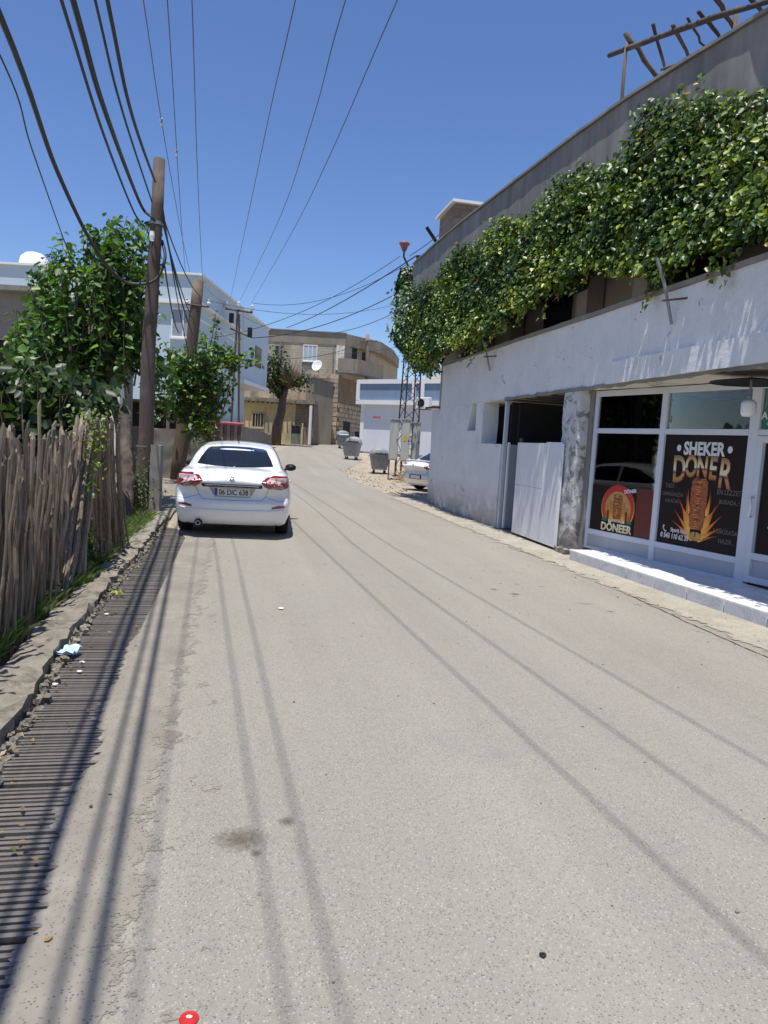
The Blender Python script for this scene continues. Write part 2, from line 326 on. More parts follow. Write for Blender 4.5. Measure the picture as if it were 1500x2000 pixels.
def fademat(name, x0, x1, c, c2, flip=1):
    m = M_(name, c, c2, 9, .95, .6, 90, bd=.006); t = m.node_tree; b = [n for n in t.nodes if n.type == 'BSDF_PRINCIPLED'][0]; out = [n for n in t.nodes if n.type == 'OUTPUT_MATERIAL'][0]
    tc = t.nodes.new('ShaderNodeTexCoord'); sp = t.nodes.new('ShaderNodeSeparateXYZ'); t.links.new(tc.outputs['Object'], sp.inputs[0])
    mr = t.nodes.new('ShaderNodeMapRange'); mr.inputs[1].default_value = x0; mr.inputs[2].default_value = x1; t.links.new(sp.outputs['X'], mr.inputs[0])
    a = N(t, 'ShaderNodeMath', operation='MULTIPLY_ADD'); t.links.new(noise(t, 5, 8, .8), a.inputs[0]); a.inputs[1].default_value = 1.6; t.links.new(mr.outputs[0], a.inputs[2])
    f = ramp(t, a.outputs[0], [(.95, 0.), (1.35, .9)]); tr = t.nodes.new('ShaderNodeBsdfTransparent'); mx = t.nodes.new('ShaderNodeMixShader')
    old = b.inputs['Base Color'].links[0].from_socket; g = N(t, 'ShaderNodeMath', operation='MULTIPLY'); t.links.new(ramp(t, voro(t, 95), [(.2, 1.), (.5, 0.)]), g.inputs[0]); t.links.new(ramp(t, voro(t, 95, out='Color'), [(.3, 1.), (.36, 0.)]), g.inputs[1])
    t.links.new(mixc(t, g.outputs[0], mixc(t, ramp(t, noise(t, 1.8, 6), [(.4, 0.), (.65, .5)]), old, tuple(x*.7 for x in c2)), (.13, .12, .1)), b.inputs['Base Color'])
    t.links.new(f, mx.inputs[0]); t.links.new(tr.outputs[0], mx.inputs[1]); t.links.new(b.outputs[0], mx.inputs[2]); t.links.new(mx.outputs[0], out.inputs[0]); return m
SANDF = fademat('drifted_sand', -.22, -.64, (.325, .295, .245), (.26, .232, .19)); APRF = fademat('dusty_cement', 4.45, 4.95, (.46, .42, .34), (.36, .325, .26))
def glassmat():
    m, t, b, out = nodes('shop_glass'); t.nodes.remove(b)
    tr = t.nodes.new('ShaderNodeBsdfTransparent'); tr.inputs[0].default_value = (.86, .88, .88, 1)
    gl = t.nodes.new('ShaderNodeBsdfGlossy'); gl.inputs['Roughness'].default_value = .015
    fr = t.nodes.new('ShaderNodeFresnel'); fr.inputs[0].default_value = 1.42
    mx = t.nodes.new('ShaderNodeMixShader'); t.links.new(fr.outputs[0], mx.inputs[0]); t.links.new(tr.outputs[0], mx.inputs[1]); t.links.new(gl.outputs[0], mx.inputs[2])
    t.links.new(mx.outputs[0], out.inputs[0]); return m
SGLASS = glassmat()

# ---------------------------------------------------------------- ground, road, kerb, drain, hill  (frame: x = v across, y = u along the street)
ROT = A12
def uvobj(mb, name, m, kind=None, smooth=False, bevel=0):
    o = mb.build(name, m, None, smooth, bevel); o.rotation_euler = (0, 0, ROT)
    if kind: o['kind'] = kind
    return o
def shf(u): return .03*max(0, 6-max(u, 0))**1.3
def bend(o):
    for q in o.data.vertices:
        if q.co.x < -.1: q.co.x += shf(q.co.y)
    return o
US = [-30, -6, 0, 1, 2, 3, 4, 5, 6, 9, 12.2, 20, 31, 40, 50, 62, 80, 150, 400, 900, 2500]
def sheet(mb, vs, us, z=0):
    for a, b in zip(vs, vs[1:]):
        for c, d in zip(us, us[1:]):
            mb.add([(a, c, gu(c)+z), (b, c, gu(c)+z), (b, d, gu(d)+z), (a, d, gu(d)+z)], [(0, 1, 2, 3)])
g = MB()
def gl(u): return gu(u) - .3*min(max((12.2-u)/3.2, 0), 1)
GU = [-30, -6, 0, 1, 2, 3, 4, 5, 6, 9, 12.2]+US[11:]
for a, b in zip([-2500, -300, -60, -20, -6], [-300, -60, -20, -6, -1.45]):
    for c, d in zip(GU, GU[1:]): g.add([(a, c, gl(c)), (b, c, gl(c)), (b, d, gl(d)), (a, d, gl(d))], [(0, 1, 2, 3)])
for c, d in zip(GU, GU[1:]):
    g.add([(-1.45, c, gl(c)), (-1.43, c, gu(c)), (-1.43, d, gu(d)), (-1.45, d, gl(d)), (-1.13, c, gu(c)), (-1.13, d, gu(d))], [(0, 1, 2, 3), (1, 4, 5, 2)])
sheet(g, [-.70, 3, 6, 20, 60, 300, 2500], US)
sheet(g, [-1.13, -.70], [-30, -6]); sheet(g, [-1.13, -.70], [12.2, 20, 31, 40, 50, 62, 80, 150, 400, 900, 2500])
bend(uvobj(g, 'ground', DIRT, 'structure'))
# road: edges given across the street at each distance
redge = [(-6, -.66, 4.8), (0, -.66, 4.82), (3, -.67, 4.78), (5, -.68, 4.74), (7, -.68, 4.7), (9, -.69, 4.66), (11, -.7, 4.7), (12.5, -1.0, 4.85), (14, -1.1, 4.9), (17, -1.1, 4.9), (20, -1.05, 4.9), (24, -.9, 4.75), (27, -.4, 4.8), (31, .2, 4.9),
         (35, .7, 5.4), (40, 1.2, 6.8), (45, 2.2, 7.9), (50, 3.2, 8.3), (56, 4.2, 8.9), (62, 6.2, 10.2), (80, 8.8, 13), (110, 12, 16.5)]
r_ = MB(); prev = None; fine = []
for (u0, a0, b0), (u1, a1, b1) in zip(redge, redge[1:]):
    n = max(1, int((u1-u0)/.5)) if u0 < 35 else 4
    for k in range(n):
        t = k/n; fine.append((u0+(u1-u0)*t, a0+(a1-a0)*t, b0+(b1-b0)*t))
fine.append(redge[-1])
rows = []
for u, a, b in fine:
    rows.append((u, a, 5.25 if u < 19.5 else b+random.uniform(-.07, .07)))
for (u0, a0, b0), (u1, a1, b1) in zip(rows, rows[1:]):
    for k in range(6):
        f0, f1 = k/6, (k+1)/6
        r_.add([(a0+(b0-a0)*f0, u0, gu(u0)+.012), (a0+(b0-a0)*f1, u0, gu(u0)+.012), (a1+(b1-a1)*f1, u1, gu(u1)+.012), (a1+(b1-a1)*f0, u1, gu(u1)+.012)], [(0, 1, 2, 3)])
bend(uvobj(r_, 'road', ASPH, 'structure'))
# pale strip of cement and dust along the right-hand wall
s_ = MB(); us = np.arange(2, 20.6, .25); ed = 4.3 + 0*us
for i in range(len(us)-1):
    s_.add([(ed[i], us[i], .018), (5.3, us[i], .03), (5.3, us[i+1], .03), (ed[i+1], us[i+1], .018)], [(0, 1, 2, 3)])
uvobj(s_, 'concrete_apron', APRF, 'structure')
# drain channel below the grate
c_ = MB()
for a, b in zip([-6, 0, 1, 2, 3, 4, 5, 6], [0, 1, 2, 3, 4, 5, 6, 12.2]): c_.box((-1.2, a, -.5), (-1.135, b, -.03)); c_.box((-.70, a, -.5), (-.64, b, -.03)); c_.box((-1.135, a, -.5), (-.70, b, -.45))
c_.box((-1.13, 12.16, -.45), (-.7, 12.2, -.01)); bend(uvobj(c_, 'drain_channel', CONC, 'structure'))
GR = thing('drain_grate', 'long steel drain grate of cross bars set in the ground beside the left kerb', 'drain grate', W(-.92, 6, 0), ROT)
bar = MB(); bar.box((-.205, -.0095, -.02), (.225, .0095, 0)); bar.box((-.205, -.005, -.05), (.225, .005, -.02)); b0 = bar.build('bar', GRATE, GR); b0.location = (shf(1.35), 1.35-6, 0)
nb = 299; u = 1.2
for i in range(nb):
    u += .036; o = b0.copy(); COL.objects.link(o); o.location = (random.uniform(-.004, .004)+shf(u), u-6, random.uniform(-.004, .003)); o.rotation_euler = (random.uniform(-.1, .1), 0, random.uniform(-.008, .008))
    if i % 28 == 27: u += .02
uend = u
for x0 in (-1.135, -.70):
    f = MB((-.92, 6, 0)); us_ = [1.1, 2, 3, 4, 5, 6, uend+.05]
    for a, b in zip(us_, us_[1:]): f.add([(x0+shf(q)+d, q, z) for q in (a, b) for d in (0, .022) for z in (-.06, .006)], [(0, 1, 5, 4), (2, 6, 7, 3), (1, 3, 7, 5)])
    f.build('frame_rail', GRATE, GR)
# sand over the right-hand edge of the grate and filling its far end
s_ = MB(); us = np.arange(-2, 13, .03)
e1 = -.742 + .025*np.sin(us*2.1) + .03*np.sin(us*5.3+1) + rng.normal(0, .02, len(us)) - .03*np.exp(-((us-4)/1.5)**2)
kk = np.clip((us-4.2)/2.2, 0, 1); e1 = e1*(1-kk) + (-.698+rng.normal(0, .005, len(us)))*kk
e2 = -.12 + 0*us
for i in range(len(us)-1):
    s_.add([(e1[i], us[i], -.004), (-.69, us[i], .016), (e2[i], us[i], .0145), (e2[i+1], us[i+1], .0145), (-.69, us[i+1], .016), (e1[i+1], us[i+1], -.004)], [(0, 1, 4, 5), (1, 2, 3, 4)])
so_ = uvobj(s_, 'sand', SANDF, 'stuff'); bend(so_)
# kerb of poured concrete, broken towards the drain
k_ = MB(); k_.box((-1.40, -1, -.3), (-1.16, 13.2, .095)); o = uvobj(k_, 'kerb', KERB, 'structure'); rough_mesh(o, .075, 6, edge=.06); bend(o)
k_ = MB(); k_.box((-1.5, 13.2, -.2), (-1.12, 22, .06)); k_.box((-4.5, 14.6, -.2), (-1.5, 24, .05)); o = uvobj(k_, 'left_pavement', KERB, 'structure'); rough_mesh(o, .02, 2, edge=.3)
# broken lumps between kerb and grate
bm = MB()
for i in range(900):
    u = random.uniform(1, 12.5); s = random.choice([.006, .008, .012, .016, .024]); v = -1.135 + random.gauss(0, .02); 
    Mx = Matrix.Translation((v, u, random.uniform(-.01, .04))) @ Matrix.Rotation(random.uniform(0, 6), 4, Vector((random.random(), random.random(), 1)).normalized())
    bm.box((-s, -s*.7, -s*.6), (s, s*.7, s*.6), s*.25, Mx)
bend(uvobj(bm, 'broken_concrete', KERB, 'stuff'))
# loose stones on the road edge and dirt verge
bm = MB()
for i in range(620):
    if random.random() < .35: u = random.uniform(2, 20); v = random.uniform(4.5, 5.15)
    else: u = random.uniform(20, 36); v = 4.9 + abs(random.gauss(0, 1.2))
    s = random.choice([.003, .005, .008, .012]) * (1 if u < 20 else 1.8)
    Mx = Matrix.Translation((v, u, gu(u)+.02)) @ Matrix.Rotation(random.uniform(0, 6), 4, 'Z')
    bm.box((-s, -s*.7, -s*.5), (s, s*.7, s*.5), s*.3, Mx)
for i in range(260):
    u = random.uniform(1.8, 12); v = random.uniform(-.6, 4.4); s = random.choice([.002, .003, .004, .006])
    bm.box((-s, -s, 0), (s, s*.6, s), s*.3, Matrix.Translation((v, u, .012)))
uvobj(bm, 'gravel', KERB, 'stuff')
# stains: damp and oily spots in the surface
def stainmat():
    m, t, b, out = nodes('oil_stain'); b.inputs['Base Color'].default_value = (.12, .10, .072, 1); b.inputs['Roughness'].default_value = .8
    tc = t.nodes.new('ShaderNodeTexCoord'); ln = N(t, 'ShaderNodeVectorMath', operation='LENGTH'); t.links.new(tc.outputs['Object'], ln.inputs[0])
    a = N(t, 'ShaderNodeMath', operation='MULTIPLY_ADD'); t.links.new(noise(t, 22, 5, .75, coord='Generated'), a.inputs[0]); a.inputs[1].default_value = 1.1; t.links.new(ln.outputs['Value'], a.inputs[2])
    f = ramp(t, a.outputs[0], [(.5, .75), (1.3, 0.)]); tr = t.nodes.new('ShaderNodeBsdfTransparent'); mx = t.nodes.new('ShaderNodeMixShader')
    t.links.new(f, mx.inputs[0]); t.links.new(tr.outputs[0], mx.inputs[1]); t.links.new(b.outputs[0], mx.inputs[2]); t.links.new(mx.outputs[0], out.inputs[0]); return m
STAIN = stainmat(); me = bpy.data.meshes.new('stain')
me.from_pydata([(math.cos(a*math.pi/12), math.sin(a*math.pi/12), 0) for a in range(24)], [], [tuple(range(24))])
for i, (px, py, rx, ry) in enumerate([(470, 1640, .26, .22), (500, 1668, .06, .06), (560, 1605, .09, .10), (1006, 1161, .17, .14), (1192, 1195, .12, .07), (965, 1152, .13, .1), (1058, 1146, .12, .06), (1010, 1142, .12, .05), (1060, 1867, .03, .03), (548, 1191, .1, .06), (505, 1749, .03, .02), (567, 1255, .07, .02), (1140, 1180, .3, .05)]):
    p = at(px, py, 0, .012); o = link('stain', me, STAIN); o.location = (p.x, p.y, .0165+.0006*i); o.scale = (rx, ry, 1); o['kind'] = 'structure'
# a long crack in the surface in front of the shop
ck = MB(); cu = np.arange(3, 11, .07); cv = 4.42+.10*np.sin(cu*.9)+np.cumsum(rng.normal(0, .012, len(cu)))*.6
for i in range(len(cu)-1):
    w_ = .004+.005*random.random(); ck.add([(cv[i]-w_, cu[i], .0162), (cv[i]+w_, cu[i], .0162), (cv[i+1]+w_, cu[i+1], .0162), (cv[i+1]-w_, cu[i+1], .0162)], [(0, 1, 2, 3)])
uvobj(ck, 'crack', DARKI, 'structure')
# hill far behind
def hill():
    nx, ny = 90, 26; vs = []; fs = []
    from mathutils import noise as mn
    for j in range(ny):
        for i in range(nx):
            x = -500 + 1100*i/(nx-1); y = 330 + 420*j/(ny-1)
            t = j/(ny-1); h = (4 + 58*math.exp(-((x-170)/190)**2) + 16*math.exp(-((x-30)/60)**2)) * (math.sin(min(t*1.6, 1)*math.pi/2))
            h += 9*mn.noise(Vector((x*.012, y*.012, 0)))*t*2 + 5*mn.noise(Vector((x*.05, y*.05, 3)))*t + 2.5*mn.noise(Vector((x*.13, y*.13, 5)))*t
            vs.append((x, y, h+.8))
    fs = [(j*nx+i, j*nx+i+1, (j+1)*nx+i+1, (j+1)*nx+i) for j in range(ny-1) for i in range(nx-1)]
    return MB().add(vs, fs)
HILLM = M_('rocky_hillside', (.46, .37, .26), (.33, .27, .2), .05, .95, .8, .4, stain=(.26, .22, .17), sscale=.06, bd=2)
struct(hill().build('hill', HILLM))

# ================================================================ RIGHT-HAND BUILDING
BO = (5.2, 10, 0)
B = thing('shop_building', 'two storey white building with dark shopfront and grey roof parapet on the right', 'building', W(5.2, 10, 0), ROT)
def bp(name, m, *boxes, rough=None, bevel=0, parent=None):
    mb = MB(BO)
    for a, b in boxes: mb.box(a, b)
    o = mb.build(name, m, parent or B, bevel=bevel)
    if rough: rough_mesh(o, *rough)
    return o
bp('lower_wall', WW, ((5.2, 13.55, 0), (5.55, 18.1, 1.72)), ((5.2, 14.75, 1.72), (5.55, 15.2, 2.62)), ((5.2, 15.8, 1.72), (5.55, 18.1, 2.62)), ((5.2, 15.2, 1.72), (5.55, 15.8, 2.0)), rough=(.018, 2.5, 0, .25))
w_ = MB(BO); w_.add([(5.2, 15.8, 2.0), (5.2, 15.8, 2.62), (5.2, 15.45, 2.62), (5.4, 15.8, 2.0), (5.4, 15.8, 2.62), (5.4, 15.45, 2.62)], [(0, 2, 1), (3, 4, 5), (0, 3, 5, 2)]); w_.build('wall_patch', WW, B)
bp('upper_wall', WW, ((5.2, 3.2, 2.62), (5.36, 18.1, 3.68)), rough=(.012, 1.6, 0, .3))
bp('coping', CONC, ((5.16, 3.2, 3.682), (5.40, 14.7, 3.74)), ((5.16, 14.72, 3.60+.085), (5.40, 18.14, 3.72)), rough=(.012, 3, 0, .2))
bp('band', WW, ((5.15, 3.2, 2.63), (5.197, 9.5, 2.93)), rough=(.012, 4, 0, .15))
bp('end_wall', WW, ((5.38, 18.1, 0), (5.7, 19.5, 2.6)), ((5.55, 18.1, 0), (9, 18.2, 2.6)), rough=(.01, 2, 0, .3))
bp('upper_storey', BEIGE, ((5.95, 3.2, 2.75), (12, 3.4, 6.0)), ((5.95, 3.4, 2.75), (6.1, 19.9, 6.0)), ((5.95, 19.9, 2.6), (12, 20.1, 6.0)), ((5.72, 18.4, 2.6), (5.95, 20.1, 5.2)))
for u in (4.4, 8.1, 12.4, 17.0):
    bp('window', WGLASS, ((5.93, u, 3.75), (5.948, u+1.2, 5.1))); 
for u in (6.3, 9.4, 11.2, 14.6, 16.4, 18.0): bp('pillar', BEIGE, ((5.62, u, 2.78), (5.92, u+.38, 5.98)))
bp('balcony_floor', CREAM, ((5.2, 3.2, 2.60), (5.948, 18.1, 2.62)), ((5.36, 3.2, 2.64), (5.9, 18.1, 2.74)), rough=(.006, 3, 0, .3))
# column between the gateway and the shop
o = bp('column', WWD, ((5.2, 10.3, -.02), (5.47, 10.86, 2.6)), rough=(.03, 4.5, 0, .06))
o = bp('column_foot', KERB, ((5.1, 10.2, -.02), (5.3, 10.6, .10)), rough=(.05, 7, 0, .06))
# shopfront
V0 = 5.95
def shear(o):
    for q in o.data.vertices: q.co.x += .08 - .2250*(q.co.y + 10 - 7.35)
    return o
bp_ = bp
def bp(*a, **k): return shear(bp_(*a, **k))
mu = [(9.04, 9.12), (7.30, 7.40)]
fr = [((V0, 9.52, .19), (V0+.07, 9.6, 2.56)), ((V0, 9.04, .27), (V0+.07, 9.12, 2.5)), ((V0, 7.30, .19), (V0+.07, 7.41, 2.56)), ((V0, 4.2, 2.5), (V0+.07, 9.52, 2.56)),
      ((V0, 7.41, .19), (V0+.07, 9.52, .27))]
fr = []
def member(u0, u1, z0, z1, d=0): return bp('frame_bar', ALU, ((V0-d, u0, z0), (V0+.07, u1, z1)), bevel=.006)
UL, UM, UR = 10.18, 8.865, 7.50       # left end behind the column, first mullion, door mullion
member(UL-.06, UL, .16, 2.59); member(UM-.09, UM, .16, 2.59, .003); member(UR-.13, UR, .16, 2.59, .003); member(3.2, UL-.06, 2.5, 2.589, -.004)
for a, b in ((UM, UL-.06), (UR, UM-.09)):
    member(a+.002, b-.002, .16, .205); member(a+.002, b-.002, .39, .47); member(a+.002, b-.002, 1.945, 2.02)
    bp('lower_panel', PANEL, ((V0+.02, a, .205), (V0+.045, b, .39)), bevel=.003)
    bp('pane', SGLASS, ((V0+.03, a, .47), (V0+.036, b, 1.945))); bp('pane', SGLASS, ((V0+.03, a, 2.02), (V0+.036, b, 2.5)))
member(3.2, UR-.132, 1.945, 2.02); bp('pane', SGLASS, ((V0+.03, 3.2, 2.02), (V0+.036, UR-.13, 2.5)))
D = bp('door', ALU, ((V0-.012, UR-.21, .2), (V0+.055, UR-.135, 1.94)), ((V0-.012, 5.9, .2), (V0+.055, 5.99, 1.94)), ((V0-.01, 5.99, .2), (V0+.053, UR-.21, .28)), ((V0-.01, 5.99, .48), (V0+.053, UR-.21, .56)), ((V0-.01, 5.99, 1.86), (V0+.053, UR-.21, 1.94)), bevel=.005)
bp('lower_panel', PANEL, ((V0+.02, 5.99, .28), (V0+.04, UR-.21, .48)), parent=D); bp('pane', SGLASS, ((V0+.03, 5.99, .56), (V0+.036, UR-.21, 1.86)), parent=D)
h = MB(BO); h.tube([(V0-.01, UR-.17, .98), (V0-.06, UR-.17, .99), (V0-.075, UR-.19, 1.0), (V0-.075, UR-.21, 1.1), (V0-.075, UR-.19, 1.2), (V0-.06, UR-.17, 1.21), (V0-.01, UR-.17, 1.22)], .013, 8); shear(h.build('handle', WHITE, D, True))
member(5.8, 5.9, .19, 2.5); member(3.2, 5.79, .46, .53); bp('lower_panel', PANEL, ((V0+.02, 3.2, .19), (V0+.04, 5.8, .46))); bp('pane', SGLASS, ((V0+.03, 3.2, .53), (V0+.036, 5.8, 1.96)))
bp = bp_
bp('shop_jamb', CONC, ((5.36, 10.19, 0), (5.8, 10.285, 2.59)))
# rooms behind: the shop and the store behind the gateway
bp('inner_wall', INW, ((9.4, 3.2, .1), (9.5, 10.95, 2.6)), ((5.82, 10.2, 0), (9.5, 10.28, 2.6)), ((6.05, 3.1, 0), (9.5, 3.2, 2.6)))
bp('shop_floor', TILE, ((6.2, 3.2, .1), (9.4, 10.2, .15)))
bp('shop_ceiling', CREAM, ((5.95, 3.2, 2.602), (9.5, 10.95, 2.7)))
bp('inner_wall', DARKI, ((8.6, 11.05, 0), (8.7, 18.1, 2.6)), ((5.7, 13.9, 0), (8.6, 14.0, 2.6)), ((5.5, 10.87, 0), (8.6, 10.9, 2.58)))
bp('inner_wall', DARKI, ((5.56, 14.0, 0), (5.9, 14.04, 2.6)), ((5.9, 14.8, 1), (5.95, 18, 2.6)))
for i in range(11):
    u = 10.62 + i*.27; bp('ceiling_plank', CEILW, ((5.22, u, 2.585-.02*(i % 2)), (8.6, u+.25, 2.6)))
bp('gateway_floor', CONC, ((5.3, 10.6, -.1), (8.6, 13.9, .035)))
# roof: curved parapet, coping, slab
def vpar(u):
    P = [(3, 7.6), (5.5, 6.85), (6.9, 6.42), (8.2, 6.15), (9.4, 5.92), (10.6, 5.72), (12, 5.58), (14.5, 5.42), (17, 5.25), (18.8, 5.17), (22, 5.12)]
    for (a, x), (b, y) in zip(P, P[1:]):
        if u <= b: return x+(y-x)*(u-a)/(b-a)
    return P[-1][1]
def ribbon(name, m, lo, hi, z0, z1, u0=3, u1=22, st=.4, rough=None):
    mb = MB(BO); us = np.arange(u0, u1+.01, st); n = len(us); vs = []
    for u in us: vs += [(vpar(u)+lo, u, z0), (vpar(u)+lo, u, z1), (vpar(u)+hi if hi < 4 else hi, u, z1), (vpar(u)+hi if hi < 4 else hi, u, z0)]
    fs = [(0, 1, 2, 3), tuple((n-1)*4+k for k in (3, 2, 1, 0))]
    for i in range(n-1):
        for k in range(4): fs.append((i*4+k, (i+1)*4+k, (i+1)*4+(k+1) % 4, i*4+(k+1) % 4))
    mb.add(vs, fs); o = mb.build(name, m, B)
    if rough: rough_mesh(o, *rough)
    return o
ribbon('roof_parapet', PARA, 0, .16, 6.12, 7.09, rough=(.006, 1.5, 0, .3)); ribbon('parapet_coping', CONC, -.05, .2, 7.095, 7.14, rough=(.01, 3, 0, .3))
ribbon('roof_slab', CONC, .02, 13, 5.99, 6.118)
pe = MB(BO); pe.box((5.28, 21.86, 6.12), (9, 22, 7.09)); pe.build('end_parapet', PARA, B)
o = MB(BO); o.box((5.86, 20.2, 6.12), (7.7, 21.8, 8.52)); hut = o.build('roof_hut', BROWNW, B); o = MB(BO); o.box((5.74, 20.08, 8.522), (7.9, 21.9, 8.6)); o.build('hut_roof', WHITE, hut)
pp = MB(BO); pp.tube([(5.3, 18.15, 2.62), (5.25, 18.9, 2.66), (5.2, 19.6, 2.66)], .03); pp.build('red_pipe', IRON, B)
# tiled step
ST = thing('shop_step', 'white marble tiled step along the foot of the shopfront', 'step', W(5.1, 8, 0), ROT)
m2 = MB((5.1, 8, 0))
def sv(u): return 4.99 + .045*max(0, 9.6-u)
m2.add([(sv(3), 3, .0), (sv(9.8), 9.8, 0), (6.2, 9.85, 0), (6.2, 3, 0), (sv(3), 3, .155), (sv(9.8), 9.8, .155), (6.2, 9.85, .155), (6.2, 3, .155)], [(0, 1, 2, 3), (4, 7, 6, 5), (0, 4, 5, 1), (1, 5, 6, 2), (2, 6, 7, 3), (3, 7, 4, 0)])
m2.build('base', UPDARK, ST)
u = 9.78; i = 0
while u > 3.4:
    L = .60 if i else .3; a, b = u-L+.014, u
    t = MB((5.1, 8, 0)); t.add([(sv(a)-.018, a, .012), (sv(b)-.018, b, .012), (sv(b)-.004, b, .012), (sv(a)-.004, a, .012), (sv(a)-.022, a, .158), (sv(b)-.022, b, .158), (sv(b)-.004, b, .158), (sv(a)-.004, a, .158)],
        [(0, 1, 2, 3), (4, 7, 6, 5), (0, 4, 5, 1), (1, 5, 6, 2), (2, 6, 7, 3), (3, 7, 4, 0)]); t.build('tile', TILE, ST)
    for (p, q) in ((0, .42), (.426, .98)):
        t = MB((5.1, 8, 0)); z = .176
        x0, x1 = (sv(a)-.035, sv(b)-.035) if p == 0 else (sv(a)+p-.035, sv(b)+p-.035); y0, y1 = (sv(a)+q-.04, sv(b)+q-.04)
        y0, y1 = min(y0, 6.05), min(y1, 6.05)
        t.add([(x0, a, .159), (x1, b, .159), (y1, b, .159), (y0, a, .159), (x0, a, z), (x1, b, z), (y1, b, z), (y0, a, z)], [(0, 1, 2, 3), (4, 7, 6, 5), (0, 4, 5, 1), (1, 5, 6, 2), (2, 6, 7, 3), (3, 7, 4, 0)]); t.build('tile', TILE, ST)
    u -= L; i += 1
# gate leaf, post, inner leaf
bp('chipped_edge', CONC, ((5.185, 3.2, 2.585), (5.22, 13.5, 2.64)), rough=(.03, 6, 0, .08))
gt = thing('sheet_metal_gate', 'low white sheet metal gate leaf standing open beside the flaking column', 'gate', W(5.16, 11.6, 0), ROT)
def gp(name, m, a, b, T=gt, org=(5.16, 11.6, 0), tilt=.0): 
    mb = MB(org); mb.box(a, b); return mb.build(name, m, T, bevel=.004)
gp('panel', SHEET, (5.14, 11.28, .07), (5.165, 12.6, .98)); gp('panel', SHEET, (5.14, 11.28, .984), (5.163, 12.6, 1.76)); gp('panel', SHEET, (5.143, 10.66, .07), (5.166, 11.275, 1.78))
gp('frame', SHEET, (5.167, 10.66, .07), (5.2, 10.70, 1.76)); gp('frame', SHEET, (5.167, 12.54, .07), (5.2, 12.58, 1.74)); gp('hinge', IRON, (5.135, 12.4, 1.76), (5.17, 12.52, 1.84))
gt.rotation_euler = (0, 0, ROT-rad(1.5))
d2 = thing('inner_gate_leaf', 'grey narrow gate leaf with white edge folded inside the dark gateway', 'gate', W(5.5, 13.3, 0), ROT)
gp('panel', PANEL, (5.28, 13.28, .06), (6.05, 13.31, 1.72), d2, (5.5, 13.3, 0)); gp('edge_strip', WHITE, (5.25, 13.27, .06), (5.29, 13.33, 1.76), d2, (5.5, 13.3, 0))
bp('gate_post', ALU, ((5.22, 13.46, 0), (5.29, 13.53, 2.58)))
# brackets that carry the vine wire
for i, (u, lab) in enumerate(((8.0, 'steel vine bracket on the white parapet above the shop window'), (14.4, 'steel vine bracket on the white parapet above the plank ceiling gateway'))):
    t = thing('vine_bracket', lab, 'bracket', W(5.2, u, 3.4), ROT, 'steel brackets holding up the vine')
    m = MB(); m.tube([(-.04, 0, -.15), (-.16, 0, .25), (-.30, .03, .62)], .02, 6); m.build('strut', GREYM, t); m = MB(); m.tube([(-.2, 0, .12), (.1, -.3, .14)], .014, 5); m.build('stay', IRON, t)
# pendant lamp under the balcony
pl = thing('pendant_lamp', 'wide black disc lamp with white bulb hanging under the balcony at the shop door', 'lamp', W(5.5, 6.92, 2.36), ROT)
m = MB(); m.lathe([(0, .18), (.10, .18), (.42, .135), (.425, .125), (.1, .16), (0, .16)], n=36); m.build('shade', BLACK, pl, True)
m = MB(); m.tube([(0, 0, .3), (0, 0, -.05)], .012, 8); m.lathe([(0, -.0), (.025, -.01), (.028, -.06), (0, -.07)]); m.build('stem', GREYM, pl)
m = MB(); m.lathe([(0, -.05), (.045, -.055), (.075, -.08), (.08, -.11), (.078, -.2), (.06, -.235), (0, -.24)], n=20); m.build('bulb', WHITE, pl, True)
# exhaust fan behind the transom, with blades
ef = thing('exhaust_fan', 'round white exhaust fan seen in the upper left shop window', 'fan', W(5.60, 9.87, 2.26), ROT)
Mf = Matrix.Rotation(rad(-90), 4, 'Y')
m = MB(); m.lathe([(.15, 0), (.15, .04), (.125, .045), (.12, .0)], n=28, M=Mf); m.build('ring', WHITE, ef, True)
for k in range(5):
    a = k*2*math.pi/5; m = MB(); m.add([Mf @ Vector((math.cos(a+x)*r, math.sin(a+x)*r, z)) for r, x, z in ((.02, -.2, .01), (.115, -.38, .03), (.118, .3, .0), (.02, .3, .0))], [(0, 1, 2, 3)]); m.build('blade', LGREY, ef)

# ---- posters and stickers; frame: local x runs right as seen from the street
def poster(name, label, u, z, cat='poster'):
    return thing(name, label, cat, W(V0+.104-.225*(u-7.35), u, z), 0)
def face(p):   # rotate children so that x = right, y = up, normal to the street
    p.rotation_euler = (rad(90), 0, rad(-90)+ROT+math.atan(.225))
def flat(parent, name, poly, m, d):
    mb = MB(); mb.add([(x, y, d) for x, y in poly], [tuple(range(len(poly)))]); return mb.build(name, m, parent)
def to_mesh(o):
    bpy.context.view_layer.update()
    me = bpy.data.meshes.new_from_object(o.evaluated_get(bpy.context.evaluated_depsgraph_get())); n = bpy.data.objects.new(o.name.split('.')[0], me); COL.objects.link(n)
    n.parent = o.parent; n.location = o.location; n.rotation_euler = o.rotation_euler; n.scale = o.scale; c = o.data; bpy.data.objects.remove(o); bpy.data.curves.remove(c); return n
def text(parent, s, x, y, size, m, d, bold=0., align='CENTER', sxx=1., sh=0, name='lettering', rot=0):
    c = bpy.data.curves.new(name, 'FONT'); c.body = s; c.size = size; c.align_x = align; c.offset = bold; c.extrude = .0006; c.shear = sh; c.resolution_u = 3
    c.materials.append(m); o = bpy.data.objects.new(name, c); COL.objects.link(o); o.parent = parent; o.location = (x, y, d); o.scale = (sxx, 1, 1); o.rotation_euler = (0, 0, rot); return to_mesh(o)
def rectp(x0, y0, x1, y1): return [(x0, y0), (x1, y0), (x1, y1), (x0, y1)]
